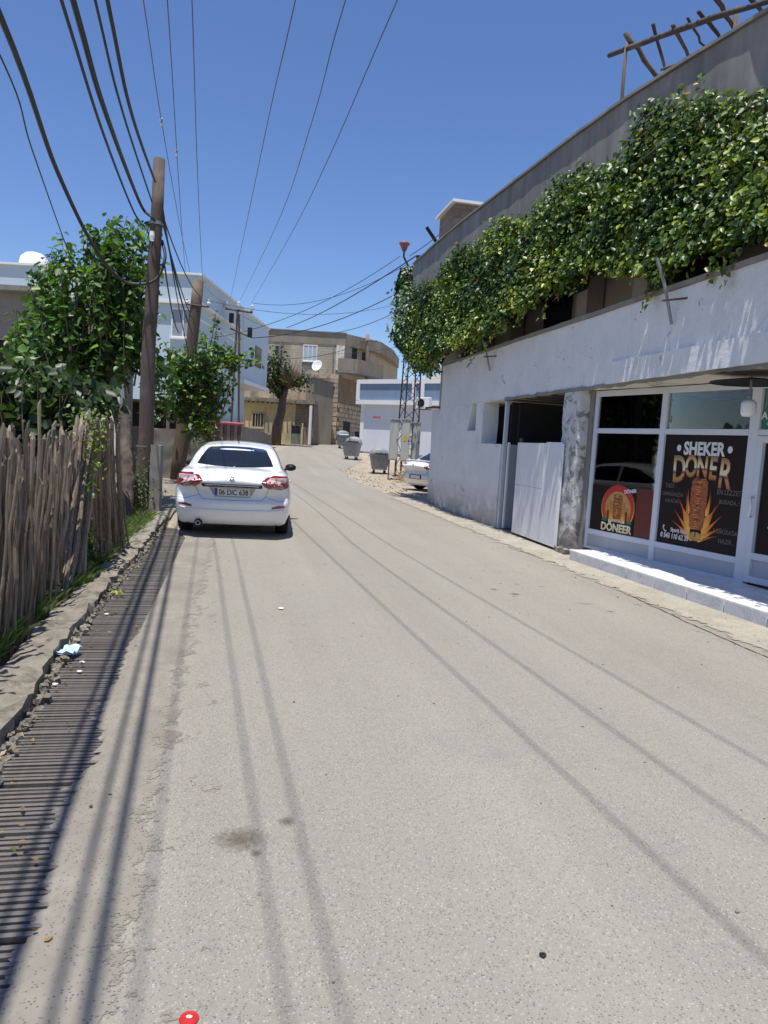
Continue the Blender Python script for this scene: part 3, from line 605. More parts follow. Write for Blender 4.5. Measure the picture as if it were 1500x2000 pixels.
def disc(x, y, r, n=28, ry=None): return [(x+r*math.cos(2*math.pi*k/n), y+(ry or r)*math.sin(2*math.pi*k/n)) for k in range(n)]
def flame(parent, x, y, dx, dy, w, m, d, curl=.3):
    L = []; Rr = []; n = 10
    for k in range(n+1):
        t = k/n; cx = x + dx*t + curl*math.sin(t*4.2)*w*1.6; cy = y + dy*t**.85; ww = w*(1-t)**.75*(1+.35*math.sin(t*7))
        nx, ny = -dy, dx; l = math.hypot(nx, ny); L.append((cx+nx/l*ww, cy+ny/l*ww)); Rr.append((cx-nx/l*ww, cy-ny/l*ww))
    mb = MB(); vs = [(a, b, d) for a, b in L] + [(a, b, d) for a, b in Rr]; mb.add(vs, [(i, i+1, n+2+i, n+1+i) for i in range(n)]); return mb.build('flame', m, parent)
def spit(parent, x, y, w, h, d):
    n = 17; L = []; Rr = []
    for k in range(n):
        t = k/(n-1); ww = w*(.80+.2*math.sin(t*2.6))*(.94+.06*(k % 2))*(1 if 0 < k < n-1 else .75); L.append((x-ww, y+h*t, d)); Rr.append((x+ww, y+h*t, d))
    mb = MB(); mb.add(L+Rr, [(i, n+i, n+i+1, i+1) for i in range(n-1)]); mb.build('roast_print', MEAT, parent)
    for k in range(22):
        yy = y+h*(k+.5)/22; ww = w*random.uniform(.35, .9); x0 = x+random.uniform(-.08, .25)*w
        flat(parent, 'slice_print', [(x0-ww, yy), (x0-ww*.4, yy-.012), (x0+ww*.3, yy-.004), (x0-ww*.3, yy+.006)], random.choice([GLOW, FLAME, PRINTR]), d+.0008)
def main_poster(P, w=.8, h=1.4):
    face(P); flat(P, 'sheet', rectp(-w, -h/2, w, h/2), PRINTB, 0)
    text(P, 'SHEKER', 0, .49, .235, PRINTW, .002, .009, sxx=.98, name='lettering'); flat(P, 'dot', disc(-.50, .57, .045), PRINTW, .002); flat(P, 'dot', disc(.50, .57, .045), PRINTW, .002)
    for ch, x, y, s, r in (('D', -.45, .12, .50, .04), ('O', -.215, .20, .40, 0), ('N', .01, .21, .38, 0), ('E', .215, .19, .40, -.02), ('R', .44, .09, .53, -.06)):
        text(P, ch, x, y, s, GOLD, .003, .010, sxx=.74, rot=r)
        text(P, ch, x+.008, y-.008, s, PRINTR, .0018, .018, sxx=.76, rot=r)
    spit(P, 0, -.50, .17, .68, .004)
    for sgn in (-1, 1):
        for (x, y, dx, dy, ww) in ((.14, -.52, .12, .5, .035), (.16, -.5, .2, .36, .03), (.12, -.56, .38, .3, .028), (.1, -.6, .42, .18, .026), (.08, -.62, .36, .08, .022), (.17, -.3, .06, .34, .025), (.15, -.42, .3, .34, .018), (.05, -.63, .22, .05, .03)):
            flame(P, sgn*x, y, sgn*dx, dy, ww, FLAME, .0025+random.random()*.001, .3*sgn)
    flat(P, 'glow', disc(0, -.59, .12, ry=.06), GLOW, .0036); flat(P, 'skewer', rectp(-.008, -.6, .008, -.49), BLACK, .005); flat(P, 'skewer', rectp(-.006, .17, .006, .26), BLACK, .005)
    text(P, 'TADI', -.62, .02, .085, PRINTG, .002); text(P, 'DAMAĞINIZDA', -.54, -.09, .075, PRINTG, .002, sxx=.85); text(P, 'KALACAK..!', -.52, -.18, .07, PRINTG, .002, sxx=.9)
    text(P, 'EN LEZZET', .56, .0, .09, PRINTG, .002); text(P, 'BURADA..!', .58, -.12, .08, PRINTG, .002); text(P, "5 DAKİKA'DA", .56, -.50, .085, PRINTG, .002, sxx=.85); text(P, 'HAZIR...', .6, -.62, .085, PRINTG, .002)
    text(P, 'Sipariş Hattı', -.34, -.575, .075, PRINTW, .006, .002, sxx=.9); text(P, '0 543 110 62 39', -.42, -.67, .095, PRINTW, .006, .003, sxx=.95)
    m = MB(); m.tube([(-.66, -.50, .005), (-.67, -.54, .005), (-.645, -.575, .005), (-.60, -.585, .005)], [.016, .009, .009, .016], 6); m.build('phone_symbol', PRINTW, P)
P1 = poster('window_poster', 'black window poster reading SHEKER DONER with a flaming roast, on the wide middle pane', 8.14, 1.207); main_poster(P1, .805, 1.50); P1.scale = (.80, .98, 1)
P2 = poster('door_poster', 'black door poster of a roast above a salad plate, cut off by the right edge', (5.99+UR-.21)/2, 1.21)
face(P2); wd = (UR-.21-5.99)/2; flat(P2, 'sheet', rectp(-wd, -.65, wd, .65), PRINTB, 0)
text(P2, 'SHEKER', .1, .40, .19, PRINTW, .002, .006); flat(P2, 'dot', disc(-.42, .46, .04), PRINTW, .002)
for ch, x in (('D', -.36), ('O', -.18), ('N', 0), ('E', .17), ('R', .34)): text(P2, ch, x+.02, .1, .36, GOLD, .003, .006, sxx=.72)
spit(P2, .1, -.2, .13, .3, .004)
flat(P2, 'plate_print', disc(-.22, -.33, .3, ry=.06), PRINTW, .002); flat(P2, 'plate_print', disc(-.22, -.315, .28, ry=.05), PRINTB, .0025)
for k in range(46):
    a = random.uniform(0, 6.28); r = random.random()**.5; flat(P2, 'salad_print', disc(-.22+.24*r*math.cos(a), -.27+.075*r*math.sin(a), random.uniform(.012, .03), 7), random.choice([GLOW, REDC, GREEN, PRINTW, FLAME]), .003+k*.00002)
text(P2, 'Sipariş Hattı', .02, -.50, .075, PRINTW, .006, .002, sxx=.9); text(P2, '0 543 110 62 39', -.05, -.6, .095, PRINTW, .006, .003, sxx=.95)
m = MB(); m.tube([(-.40, -.43, .005), (-.41, -.47, .005), (-.385, -.505, .005), (-.34, -.515, .005)], [.016, .009, .009, .016], 6); m.build('phone_symbol', PRINTW, P2)
# left pane: red band with the round badge
P3 = poster('badge_sticker', 'round flaming badge reading DÖNEER on a dark red band low in the left pane', 9.55, .82, 'sticker'); face(P3)
flat(P3, 'red_band', rectp(-.57, -.345, .69, .345), PRINTR, 0); flat(P3, 'dark_band', rectp(-.569, -.343, .36, .343), PRINTB, .0012)
flat(P3, 'ring', disc(.0, .03, .345, 40), FLAME, .002); flat(P3, 'badge', disc(.0, .03, .325, 40), REDC, .003); flat(P3, 'badge_glow', disc(.0, -.0, .27, 30), GLOW, .0035)
spit(P3, 0, -.15, .1, .38, .006)
for sgn in (-1, 1):
    for (x, dx, dy) in ((.1, .05, .34), (.14, .08, .26), (.17, .1, .18), (.2, .06, .12)): flame(P3, sgn*x, -.2, sgn*dx, dy, .025, FLAME, .005, .2*sgn)
    flat(P3, 'pepper_mill', rectp(sgn*.19-.022, -.2, sgn*.19+.022, -.02), PRINTR, .0065); flat(P3, 'vegetable_print', disc(sgn*.26, -.18, .05, 12), GREEN, .006); flat(P3, 'vegetable_print', disc(sgn*.16, -.2, .045, 12), PRINTW, .0062)
flat(P3, 'name_band', [(-.33, -.35), (.33, -.35), (.35, -.3), (.34, -.19), (-.34, -.19), (-.35, -.3)], BLACK, .007); text(P3, 'DÖNEER', 0, -.325, .16, grad('print_cream', [(0, (.7, .55, .25)), (1, (.8, .78, .6))], 'Y'), .009, .006, sxx=1.0)
text(P3, 'SHEKER', 0, -.175, .05, PRINTW, .009, .001); text(P3, 'DÖNER', .24, .27, .07, PRINTW, .009, .003, rot=.15)
P4 = poster('open_sticker', 'round green sticker with white letters at the right edge above the door', 7.24, 2.16, 'sticker'); face(P4)
flat(P4, 'disc', disc(0, 0, .15, 36), GREEN, .0); text(P4, 'AÇIK', 0, -.02, .12, PRINTW, .002, .003); text(P4, 'open', 0, -.09, .06, PRINTW, .002, .001)

# ================================================================ foliage
def leaves(name, pos, nrm, size, tint, mat, parent, sub=1, droop=.35):
    """one mesh of folded pointed leaves: 6 verts, 2 quads each"""
    n = len(pos); nrm = nrm/np.linalg.norm(nrm, axis=1)[:, None]
    a = rng.normal(size=(n, 3)); a[:, 2] -= droop*2; a -= nrm*(a*nrm).sum(1)[:, None]; a /= np.linalg.norm(a, axis=1)[:, None]
    b = np.cross(nrm, a); s = size[:, None]
    def P(x, y, z): return pos + a*y*s + b*x*s + nrm*z*s
    fold = rng.uniform(.02, .2, n)[:, None]
    V = np.stack([P(0, 0, 0), P(.34, .22, 0)+nrm*fold*s, P(.30, .62, 0)+nrm*fold*s*.6, P(0, 1, 0)-nrm*.12*s, P(-.30, .62, 0)+nrm*fold*s*.6, P(-.34, .22, 0)+nrm*fold*s], 1).reshape(-1, 3)
    i = np.arange(n)*6; F = np.stack([i, i+1, i+2, i+3, i, i+3, i+4, i+5], 1).reshape(-1)
    me = bpy.data.meshes.new(name); me.vertices.add(6*n); me.vertices.foreach_set('co', V.astype(np.float32).ravel())
    me.loops.add(8*n); me.loops.foreach_set('vertex_index', F.astype(np.int32)); me.polygons.add(2*n)
    me.polygons.foreach_set('loop_start', (np.arange(2*n)*4).astype(np.int32)); me.update(calc_edges=True)
    at_ = me.color_attributes.new('tint', 'FLOAT_COLOR', 'POINT'); c = np.repeat(np.c_[tint, np.ones(n)], 6, 0); at_.data.foreach_set('color', c.astype(np.float32).ravel())
    o = link(name, me, mat, parent); o['kind'] = 'stuff'; return o
def tints(n, cols, wts, jit=.25):
    c = np.array(cols)[rng.choice(len(cols), n, p=np.array(wts)/sum(wts))]; return np.clip(c*(1+rng.normal(0, jit, (n, 1))), .004, 1)
from mathutils import noise as MN
def lump(p, s): return MN.noise(Vector(p)*s)
# --- the long vine hung along the building
VN = thing('climbing_vine', 'long glossy green vine hanging in a thick curtain along the right building', 'vine', W(4.9, 12, 3.9), ROT)
def vine_pt(u, a, d):
    """a: 0 top .. 1 bottom; d: distance out of the curtain"""
    top = 6.17 + .16*math.sin(u*2.3) + .14*lump((u*1.7, 0, 0), 1) + (.45*math.exp(-((u-9.6)/.35)**2)) + .28*math.exp(-((u-16.2)/.25)**2) - .25*max(0, (u-15)/5)
    bot = 3.85 + .36*math.exp(-((u-9.9)/1.6)**2) + .10*math.sin(u*1.9+1) + .16*lump((u*2.1, 5, 0), 1) + (.28 if 11 < u < 12.8 else 0) + .02*max(0, (8-u)/2)
    vt = vpar(u) - .14; vb = 4.86 + .05*math.sin(u*1.1) + .30*min(max((12.-u)/2.5, 0), 1)
    z = top + (bot-top)*a; v = vt + (vb-vt)*(a**.7)
    L = .13*lump((u*1.9, z*1.9, 0), 1) + .08*lump((u*5, z*5, 3), 1)
    return v - d - L, u, z + L*.3
pos = []; nr = []; tn = []
for k in range(50000):
    u = random.uniform(3.6, 20.6); a = random.random()
    if u > 20: a = a*.9+.05
    d = random.gauss(.06, .1); p = vine_pt(u, a, d); pos.append(p)
    nr.append((-1+random.gauss(0, .55), random.gauss(-.2, .6), .9+random.gauss(0, .5)))
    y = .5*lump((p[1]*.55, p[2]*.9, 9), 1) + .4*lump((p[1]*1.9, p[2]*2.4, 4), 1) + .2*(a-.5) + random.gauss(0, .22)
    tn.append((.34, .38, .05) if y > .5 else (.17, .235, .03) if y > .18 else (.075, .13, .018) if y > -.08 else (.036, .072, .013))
pos = np.array(pos) - np.array([4.9, 12, 3.9]); tn = np.array(tn)*(1+rng.normal(0, .22, (len(tn), 1)))
br = rng.random(len(tn)) < .006; tn[br] = (.30, .13, .03)
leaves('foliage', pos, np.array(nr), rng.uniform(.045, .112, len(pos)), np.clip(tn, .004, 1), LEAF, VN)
# loose trailing shoots above and below
pos = []; nr = []
for k in range(70):
    u = random.uniform(4, 20.3); a = random.choice([0, 0, 1, 1, 1]); x, y, z = vine_pt(u, a, .05)
    L = random.uniform(.15, .5) * (1 if a else .8); 
    for j in range(int(L*34)):
        t = j/(L*34); pos.append((x+random.gauss(0, .03)-.1*t, y+random.gauss(0, .04)+t*.1, z+(L*t if a == 0 else -L*t))); nr.append((-1, random.gauss(0, .7), random.gauss(.6, .5)))
pos = np.array(pos)-np.array([4.9, 12, 3.9]); leaves('trailing_shoots', pos, np.array(nr), rng.uniform(.06, .11, len(pos)), tints(len(pos), [(.09, .15, .02), (.2, .26, .04), (.3, .16, .04)], [5, 3, 1]), LEAF, VN)
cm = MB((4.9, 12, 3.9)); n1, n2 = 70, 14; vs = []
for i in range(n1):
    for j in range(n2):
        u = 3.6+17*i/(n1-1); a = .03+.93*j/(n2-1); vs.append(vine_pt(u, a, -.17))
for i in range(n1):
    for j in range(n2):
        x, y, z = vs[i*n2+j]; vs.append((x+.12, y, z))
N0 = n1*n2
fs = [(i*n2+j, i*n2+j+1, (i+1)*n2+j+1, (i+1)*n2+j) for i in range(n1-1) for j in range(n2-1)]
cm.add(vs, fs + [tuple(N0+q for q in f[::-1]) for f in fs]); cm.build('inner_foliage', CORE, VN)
st = MB((4.9, 12, 3.9)); st.tube([vine_pt(u, .86, -.12) for u in np.arange(3.6, 20.5, .5)], .014, 5); st.build('stem', BARK, VN)
st = MB((4.9, 12, 3.9)); st.tube([(4.62, 19.6, 4.15), (4.95, 19.3, 3.9), (5.25, 18.6, 3.6), (5.5, 18.2, 3.5)], [.035, .03, .03, .04], 6); st.build('stem', BARK, VN)

# --- pylon with its cabinets and ivy
PB = at(792, 931, 33.0); PY = thing('lattice_pylon', 'rusty lattice power pylon with lamp heads, its upper half wrapped in vine', 'pylon', (PB.x, PB.y, G(PB.x, PB.y)), rad(20))
HP = 9.15
def leg(z, sx_, sy_): h = .40 - .018*z; return Vector((sx_*h, sy_*h, z))
for a, b in ((1, 1), (1, -1), (-1, -1), (-1, 1)):
    m = MB(); m.tube([leg(-.1, a, b), leg(HP-1, a, b)], .035, 4); m.build('leg', IRON, PY)
m = MB(); zz = np.arange(0, 9, .55)
for k, z in enumerate(zz[:-1]):
    z2 = zz[k+1]
    for (a, b), (c, d) in (((1, 1), (1, -1)), ((1, -1), (-1, -1)), ((-1, -1), (-1, 1)), ((-1, 1), (1, 1))):
        if k % 2: a, b, c, d = c, d, a, b
        m.tube([leg(z, a, b), leg(z2, c, d)], .016, 4)
stuff(m.build('lattice', IRON, PY))
m = MB(); m.tube([(0, 0, HP-1.2), (0, 0, HP+.85)], .07, 8); m.lathe([(.0, HP+.9), (.14, HP+.9), (.1, HP+.75), (.07, HP+.5)]); m.build('pole', IRON, PY)
for s in (-1, 1):
    m = MB(); m.tube([(0, 0, HP+.2), (s*.45, 0, HP+.35), (s*.72, 0, HP+.75), (s*.72, 0, HP+1.0)], .045, 6); arm = m.build('lamp_arm', IRON, PY)
    m = MB(); m.lathe([(0, HP+1.0), (.1, HP+1.02), (.16, HP+1.2), (.24, HP+1.3), (.24, HP+1.36), (.12, HP+1.42), (0, HP+1.42)], (s*.72, 0, 0), 14); m.build('lamp_head', PINK, arm, True)
m = MB(); m.tube([(.3, .1, HP+.5), (1.1, .3, HP+1.3)], .03, 6); ar = m.build('lamp_arm', GREYM, PY)
m = MB(); m.box((-.5, -.11, -.045), (.5, .11, .045), M=Matrix.Translation((.7, .2, HP+1.9)) @ Matrix.Rotation(rad(48), 4, 'Y')); m.build('lamp_head', BLACK, ar, bevel=.03)
IV = thing('ivy_column', 'dense dark green vine wrapped round the top of the lattice pylon', 'vine', (PB.x, PB.y, 5))
cx = at(806, 620, 32.6); pos = []; nr = []
for k in range(9500):
    z = random.uniform(0, 1); a = random.uniform(0, 6.283); zz_ = 5.55 + 3.8*z
    rr = (.98 - .42*z**1.6) * (min(1, (z+.05)*3.2)**.6) + .22*MN.noise(Vector((math.cos(a)*1.5, math.sin(a)*1.5, zz_*1.1)))
    rr *= random.uniform(.78, 1.05); ca, sa = math.cos(a), math.sin(a)
    pos.append((cx.x + .12 - .25*z + rr*ca, cx.y + rr*sa, zz_)); nr.append((ca+random.gauss(0, .4), sa+random.gauss(0, .4), .5+random.gauss(0, .4)))
for k in range(2600):     # the bridge of leaves between pylon and building end
    t = random.uniform(.5, 1) if random.random() < .8 else random.uniform(0, .1); q = W(4.75, 20.3, 5.0); c2 = Vector((cx.x+.9, cx.y, 5.2)); p = q.lerp(c2, t)
    pos.append((p.x+random.gauss(0, .28), p.y+random.gauss(0, .3), p.z-.1+random.uniform(-.3, 1.1)*(1.15-.4*t)+random.gauss(0, .15))); nr.append((-.3+random.gauss(0, .5), -.8, .7))
pos = np.array(pos) - np.array([PB.x, PB.y, 5]); leaves('foliage', pos, np.array(nr), rng.uniform(.11, .18, len(pos)), tints(len(pos), [(.02, .055, .018), (.035, .08, .02), (.07, .12, .025), (.13, .18, .03)], [5, 4, 1.5, .4]), LEAF, IV)
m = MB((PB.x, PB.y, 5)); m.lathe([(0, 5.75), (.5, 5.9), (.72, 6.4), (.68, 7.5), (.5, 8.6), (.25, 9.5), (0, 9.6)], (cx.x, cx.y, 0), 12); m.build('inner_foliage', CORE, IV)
def cabinet(px0, px1, py0, py1, Y, lab, dz=.35, d=.45, extra=None):
    a = at(px0, py1, Y); b = at(px1, py0, Y); z0 = G(a.x, a.y); t = thing('electrical_cabinet', lab, 'cabinet', ((a.x+b.x)/2, Y, z0), 0, 'cabinets at the foot of the pylon')
    wx = (b.x-a.x)/2-.01; zb = a.z-z0; zt = b.z-z0
    m = MB(); m.box((-wx, 0, zb), (wx, d, zt)); m.build('body', CABIN, t, bevel=.015); m = MB(); m.box((-wx+.03, -.02, zb+.05), (wx-.03, -.001, zt-.06)); dr = m.build('door', CABIN, t, bevel=.006)
    m = MB(); m.box((wx*.6, -.05, (zb+zt)/2-.06), (wx*.6+.03, -.02, (zb+zt)/2+.06)); m.build('handle', BLACK, dr)
    m = MB(); m.box((-wx-.03, -.05, zt), (wx+.03, d+.05, zt+.04)); m.build('cap', CABIN, t)
    if zb > .2:
        for s in (-1, 1):
            m = MB(); m.box((s*(wx-.04)-.03, .05, 0), (s*(wx-.04)+.03, .11, zb)); m.build('leg', IRON, t)
    return t
cabinet(758, 781, 820, 898, 31.6, 'left rust streaked pale electrical cabinet standing under the pylon')
c = cabinet(781, 803, 820, 901, 31.4, 'tall middle electrical cabinet with a yellow warning mark under the pylon')
m = MB(); m.box((-.1, -.03, 1.75), (.05, -.021, 2.0)); m.build('warning_mark', M_('yellow_mark', (.6, .42, .05), None, 3, .6, 0), c)
cabinet(803, 823, 827, 901, 31.9, 'right electrical cabinet with a dark meter window under the pylon')
# ================================================================ small white building beyond
wl = at(692, 884, 52); wr = at(858, 890, 47.6); dv = (wr-wl); ang = math.atan2(dv.y, dv.x); LN = math.hypot(dv.x, dv.y); zg = G(wl.x, wl.y)
zt = at(690, 741, 52).z - zg
WB = thing('white_shop_building', 'small flat roofed white building with a blue band beyond the dumpsters', 'building', (wl.x, wl.y, zg-.25), ang)
def wbx(name, m, a, b, parent=WB, bevel=0): mb = MB(); mb.box(a, b); return mb.build(name, m, parent, bevel=bevel)
L2 = LN+4; zt += .25; fb = zt-1.75
wbx('wall', PALEW, (.3, .3, .35), (L2, 8, fb)); wbx('plinth', CONC, (.25, .25, -.6), (L2, 8, .35)); wbx('corner_strip', WHITE, (.24, .2, .36), (.55, .299, fb))
wbx('fascia', LBLUE2, (.1, .02, fb+.3), (L2, 8, zt-.3)); wbx('top_rim', WHITE, (-.05, -.08, zt-.3), (L2, 8.1, zt)); wbx('bottom_rim', WHITE, (-.05, -.08, fb), (L2, 8.1, fb+.3))
for x in (0., 4.9, 5.6): wbx('rim_post', WHITE, (x-.05, -.09, fb+.302), (x+.25, .0, zt-.302))
wi = wbx('window', SHUT, (4.0, .26, 1.75), (4.75, .299, 2.55)); wbx('sill', WHITE, (3.9, .2, 1.65), (4.85, .298, 1.75), wi); wbx('frame', WHITE, (3.95, .24, 2.55), (4.8, .299, 2.62), wi); wbx('door', SHUT, (6.6, .26, .36), (7.5, .299, 2.3))
p = at(830, 790, 47); ac = thing('air_conditioner', 'white air conditioner box high on the white wall behind the pylon', 'air conditioner', (p.x, p.y, p.z-.3), ang)
m = MB(); m.box((-.5, -.3, 0), (.5, .05, .75)); m.build('body', WHITE, ac, bevel=.03); m = MB(); m.lathe([(.02, -.31), (.25, -.31), (.27, -.34), (.24, -.32)], (-.1, 0, .37), 18, Matrix.Rotation(rad(90), 4, 'X') @ Matrix.Scale(-1, 4, (0, 0, 1))); m.build('fan_grille', BLACK, ac)
m = MB(); m.box((-.5, -.02, -.06), (.5, .05, 0)); m.build('bracket', IRON, ac)
p = at(736, 817, 51); m = MB(); m.box((-.25, -.05, -.06), (.3, .0, .08)); o = m.build('wall_lamp', REDT); o.location = (p.x, p.y-1.6, p.z); tag(o, 'small red lamp box on the left part of the white wall', 'lamp')
# ================================================================ dumpsters
def bin_(px, py, Y, lab, rz, s=1.):
    p = at(px, py, Y); t = thing('dumpster', lab, 'dumpster', (p.x, p.y, G(p.x, p.y)+.01), rz, 'galvanised dumpsters by the roadside'); t.scale = (s, s, s)
    m = MB(); vs = []
    for z, w_, d_ in ((.22, .38, .30), (.95, .52, .42), (1.05, .55, .45)):
        vs += [(-w_, -d_, z), (w_, -d_, z), (w_, d_, z), (-w_, d_, z)]
    vs += [(-.51, -.41, 1.05), (.51, -.41, 1.05), (.51, .41, 1.05), (-.51, .41, 1.05)]
    fs = [(3, 2, 1, 0)] + [(i*4+k, i*4+(k+1) % 4, (i+1)*4+(k+1) % 4, (i+1)*4+k) for i in range(3) for k in range(4)]
    m.add(vs, fs); vs2 = [(-.36, -.28, .26), (.36, -.28, .26), (.36, .28, .26), (-.36, .28, .26)]
    m.add([(-.51, -.41, 1.05), (.51, -.41, 1.05), (.51, .41, 1.05), (-.51, .41, 1.05)]+vs2, [(0, 4, 5, 1), (1, 5, 6, 2), (2, 6, 7, 3), (3, 7, 4, 0), (4, 7, 6, 5)]); m.build('body', GREYM, t)
    for x in (-.25, 0, .25):
        m = MB(); m.add([(x-.04, -.315, .3), (x+.04, -.315, .3), (x+.05, -.435, .92), (x-.05, -.435, .92), (x-.04, -.345, .3), (x+.04, -.345, .3), (x+.05, -.46, .92), (x-.05, -.46, .92)], [(4, 5, 6, 7), (0, 4, 7, 3), (1, 2, 6, 5), (3, 7, 6, 2), (0, 1, 5, 4)]); m.build('rib', GREYM, t)
    for x in (-.3, .3):
        for y in (-.22, .22):
            m = MB(); m.lathe([(0, -.03), (.09, -.03), (.09, .03), (0, .03)], (x, y, .09), 12, Matrix.Rotation(rad(90), 4, 'Y')); m.box((x-.02, y-.02, .09), (x+.02, y+.02, .24)); m.build('wheel', TYRE, t)
    for s_ in (-1, 1):
        m = MB(); m.tube([(s_*.55, -.15, .95), (s_*.64, -.15, .95), (s_*.64, .15, .95), (s_*.55, .15, .95)], .02, 5); m.build('handle', GREYM, t)
    m = MB(); m.lathe([(.46, 0), (.42, .2), (.2, .33), (0, .36)], (0, .2, 0), 12, Matrix.Rotation(0, 4, 'X')); 
    for i, v in enumerate(m.v): m.v[i] = (v[0]*1.15, v[1]*.5+.32, v[2]+1.06)
    m.build('lid', GREYM, t, True)
    m = MB()
    for k in range(9): m.lathe([(0, .12), (.1, .08), (.13, 0), (.08, -.06)], (random.uniform(-.35, .35), random.uniform(-.28, .1), 1.02), 6)
    m.build('rubbish_bag', random.choice([WHITE, BLACK, PACK]), t); return t
bin_(740, 926, 34.6, 'nearest grey galvanised dumpster with rubbish heaped in it, beside the cabinets', .15, .88)
bin_(686, 896, 43.5, 'grey galvanised dumpster at the left corner of the white building', -.2)
bin_(671, 869, 56, 'farthest grey dumpster in the shade of the stone house', .3)
# dry brush heap by the parked car
bm = MB(); pb_ = at(792, 930, 30.2)
for k in range(150):
    x = pb_.x+random.gauss(0, .28); y = 30.2+random.gauss(0, .5); a = random.uniform(0, 6.28); l = random.uniform(.15, .5); z = abs(random.gauss(0, .22))
    bm.tube([(x, y, z+.02), (x+l*math.cos(a), y+l*math.sin(a), z+random.uniform(-.05, .25))], .009, 3)
o = bm.build('brushwood', M_('dry_brush', (.55, .42, .25), (.34, .25, .15), 6, .9, 0)); o['kind'] = 'stuff'

# ================================================================ far houses: yellow house, stone house, light blue building
def frame_thing(name, label, cat, pl, pr, zb):
    d = pr-pl; return thing(name, label, cat, (pl.x, pl.y, zb), math.atan2(d.y, d.x)), math.hypot(d.x, d.y)
def bx(parent, name, m, a, b, bevel=0, rough=None):
    mb = MB(); mb.box(a, b); o = mb.build(name, m, parent, bevel=bevel)
    if rough: rough_mesh(o, *rough)
    return o
def window(parent, x, z, w_, h, y=0, fm=WHITE, gm=WGLASS, bars=1, name='window', sill=True):
    o = bx(parent, name, gm, (x, y-.03, z), (x+w_, y-.012, z+h)); t = .07
    m = MB(); m.box((x-t, y-.06, z-t), (x, y-.002, z+h+t)); m.box((x+w_, y-.06, z-t), (x+w_+t, y-.002, z+h+t)); m.box((x, y-.06, z+h), (x+w_, y-.002, z+h+t)); m.box((x, y-.06, z-t), (x+w_, y-.002, z))
    for k in range(bars): xx = x+w_*(k+1)/(bars+1); m.box((xx-.025, y-.055, z), (xx+.025, y-.031, z+h))
    m.build('frame', fm, o)
    if sill: bx(o, 'sill', fm, (x-.12, y-.14, z-t-.08), (x+w_+.12, y-.001, z-t-.003))
    return o
yl = at(462, 860, 57.5); yr = at(610, 869, 57.5); zg = 1.0
YH, L = frame_thing('yellow_house', 'low old house with flaking yellow wash and flat earthen roof', 'house', yl, yr, zg-.1)
def zY(py, px=540, Y=57.5): return at(px, py, Y).z - (zg-.1)
zr = zY(786)
bx(YH, 'wall', YELLOW, (0, 0, -.6), (L*.76, 7, zr), rough=(.06, .5, 0, .7)); bx(YH, 'side_wall', BROWNW, (L*.76+.003, .05, -.6), (L, 7, zr), rough=(.05, .5, 0, .7))
bx(YH, 'roof', KERB, (-.4, -.35, zr+.0), (L+.1, 7.2, zr+.3), rough=(.09, .8, 0, .5))
for k in range(16): x = .1+k*L/16; mb = MB(); mb.tube([(x, -.5, zr-.06), (x, .2, zr-.06)], .06, 5); mb.build('roof_beam', DRYB, YH)
bx(YH, 'upper_terrace_wall', STONE, (-.2, 3.5, zr+.3), (L*.98, 3.8, zr+2.1), rough=(.08, .7, 0, .6))
window(YH, 1.25, 1.45, .85, 1.05, -.06, STONE, WGLASS, 3); dd = bx(YH, 'door', M_('faded_green_door', (.16, .2, .15), None, 3, .8, .1), (4.4, -.09, 0), (5.15, -.03, 1.75)); bx(dd, 'window', WGLASS, (4.4, -.1, 1.1), (5.15, -.092, 1.7)); bx(YH, 'door_frame', YELLOW, (4.22, -.12, 0), (4.39, -.03, 1.95)); bx(YH, 'door_frame', YELLOW, (5.16, -.12, 0), (5.33, -.03, 1.95))
p = at(604, 868, 56.9); m = MB(); m.tube([(0, 0, 0), (0, 0, at(604, 792, 56.9).z-p.z)], .12, 8); o = m.build('white_post', WHITE); o.location = p; tag(o, 'slim white post standing at the right end of the yellow house', 'post')
# stone house
sc_ = at(655, 872, 62); sr = at(690, 866, 78); zg2 = 1.27; zS = lambda py, px=655, Y=62: at(px, py, Y).z - zg2
SH = thing('stone_house', 'two storey house, cut stone below and sand coloured render above, at the bend', 'house', (sc_.x, sc_.y, zg2), 0)
z1 = zS(735); sA = math.atan2(sr.y-sc_.y, sr.x-sc_.x)
Ms = Matrix.Rotation(sA, 4, 'Z'); wl_ = 2.4
hx = at(720, 700, 72).x - sc_.x + 1.8; hy = 16
m = MB(); m.prism([(-wl_, 0), (0, 0), (hx, hy), (-9, hy)], -.5, z1); o = m.build('lower_wall', BROWNW, SH)
# stone courses on the corner (each block real)
nb_ = MB(); z = 0; k = 0
while z < z1-.2:
    h = .40; x = -1.15 if k % 2 else -.85; nxt = x
    for (xa, xb) in ((-2.35, -1.75), (-1.72, x-.02), (x, -.01)):
        nb_.box((xa, -.11, z+.02), (xb, .01, z+h-.02), .02)
    for j in range(6):
        a = Vector((0, 0, 0)).lerp(Vector((hx, hy, 0)), (j*1.9+.05+(k % 2)*.4)/16.); b_ = Vector((0, 0, 0)).lerp(Vector((hx, hy, 0)), (j*1.9+1.8+(k % 2)*.4)/16.)
        if z < 3.4:
            dx = Vector((hy, -hx, 0)).normalized()*.09; nb_.add([a+Vector((0, 0, z+.02)), b_+Vector((0, 0, z+.02)), b_+Vector((0, 0, z+h-.02)), a+Vector((0, 0, z+h-.02)), a+dx+Vector((0, 0, z+.03)), b_+dx+Vector((0, 0, z+.03)), b_+dx+Vector((0, 0, z+h-.03)), a+dx+Vector((0, 0, z+h-.03))], [(4, 5, 6, 7), (0, 1, 5, 4), (1, 2, 6, 5), (2, 3, 7, 6), (3, 0, 4, 7)])
    z += h; k += 1
stuff(nb_.build('stone_courses', STONE, SH))
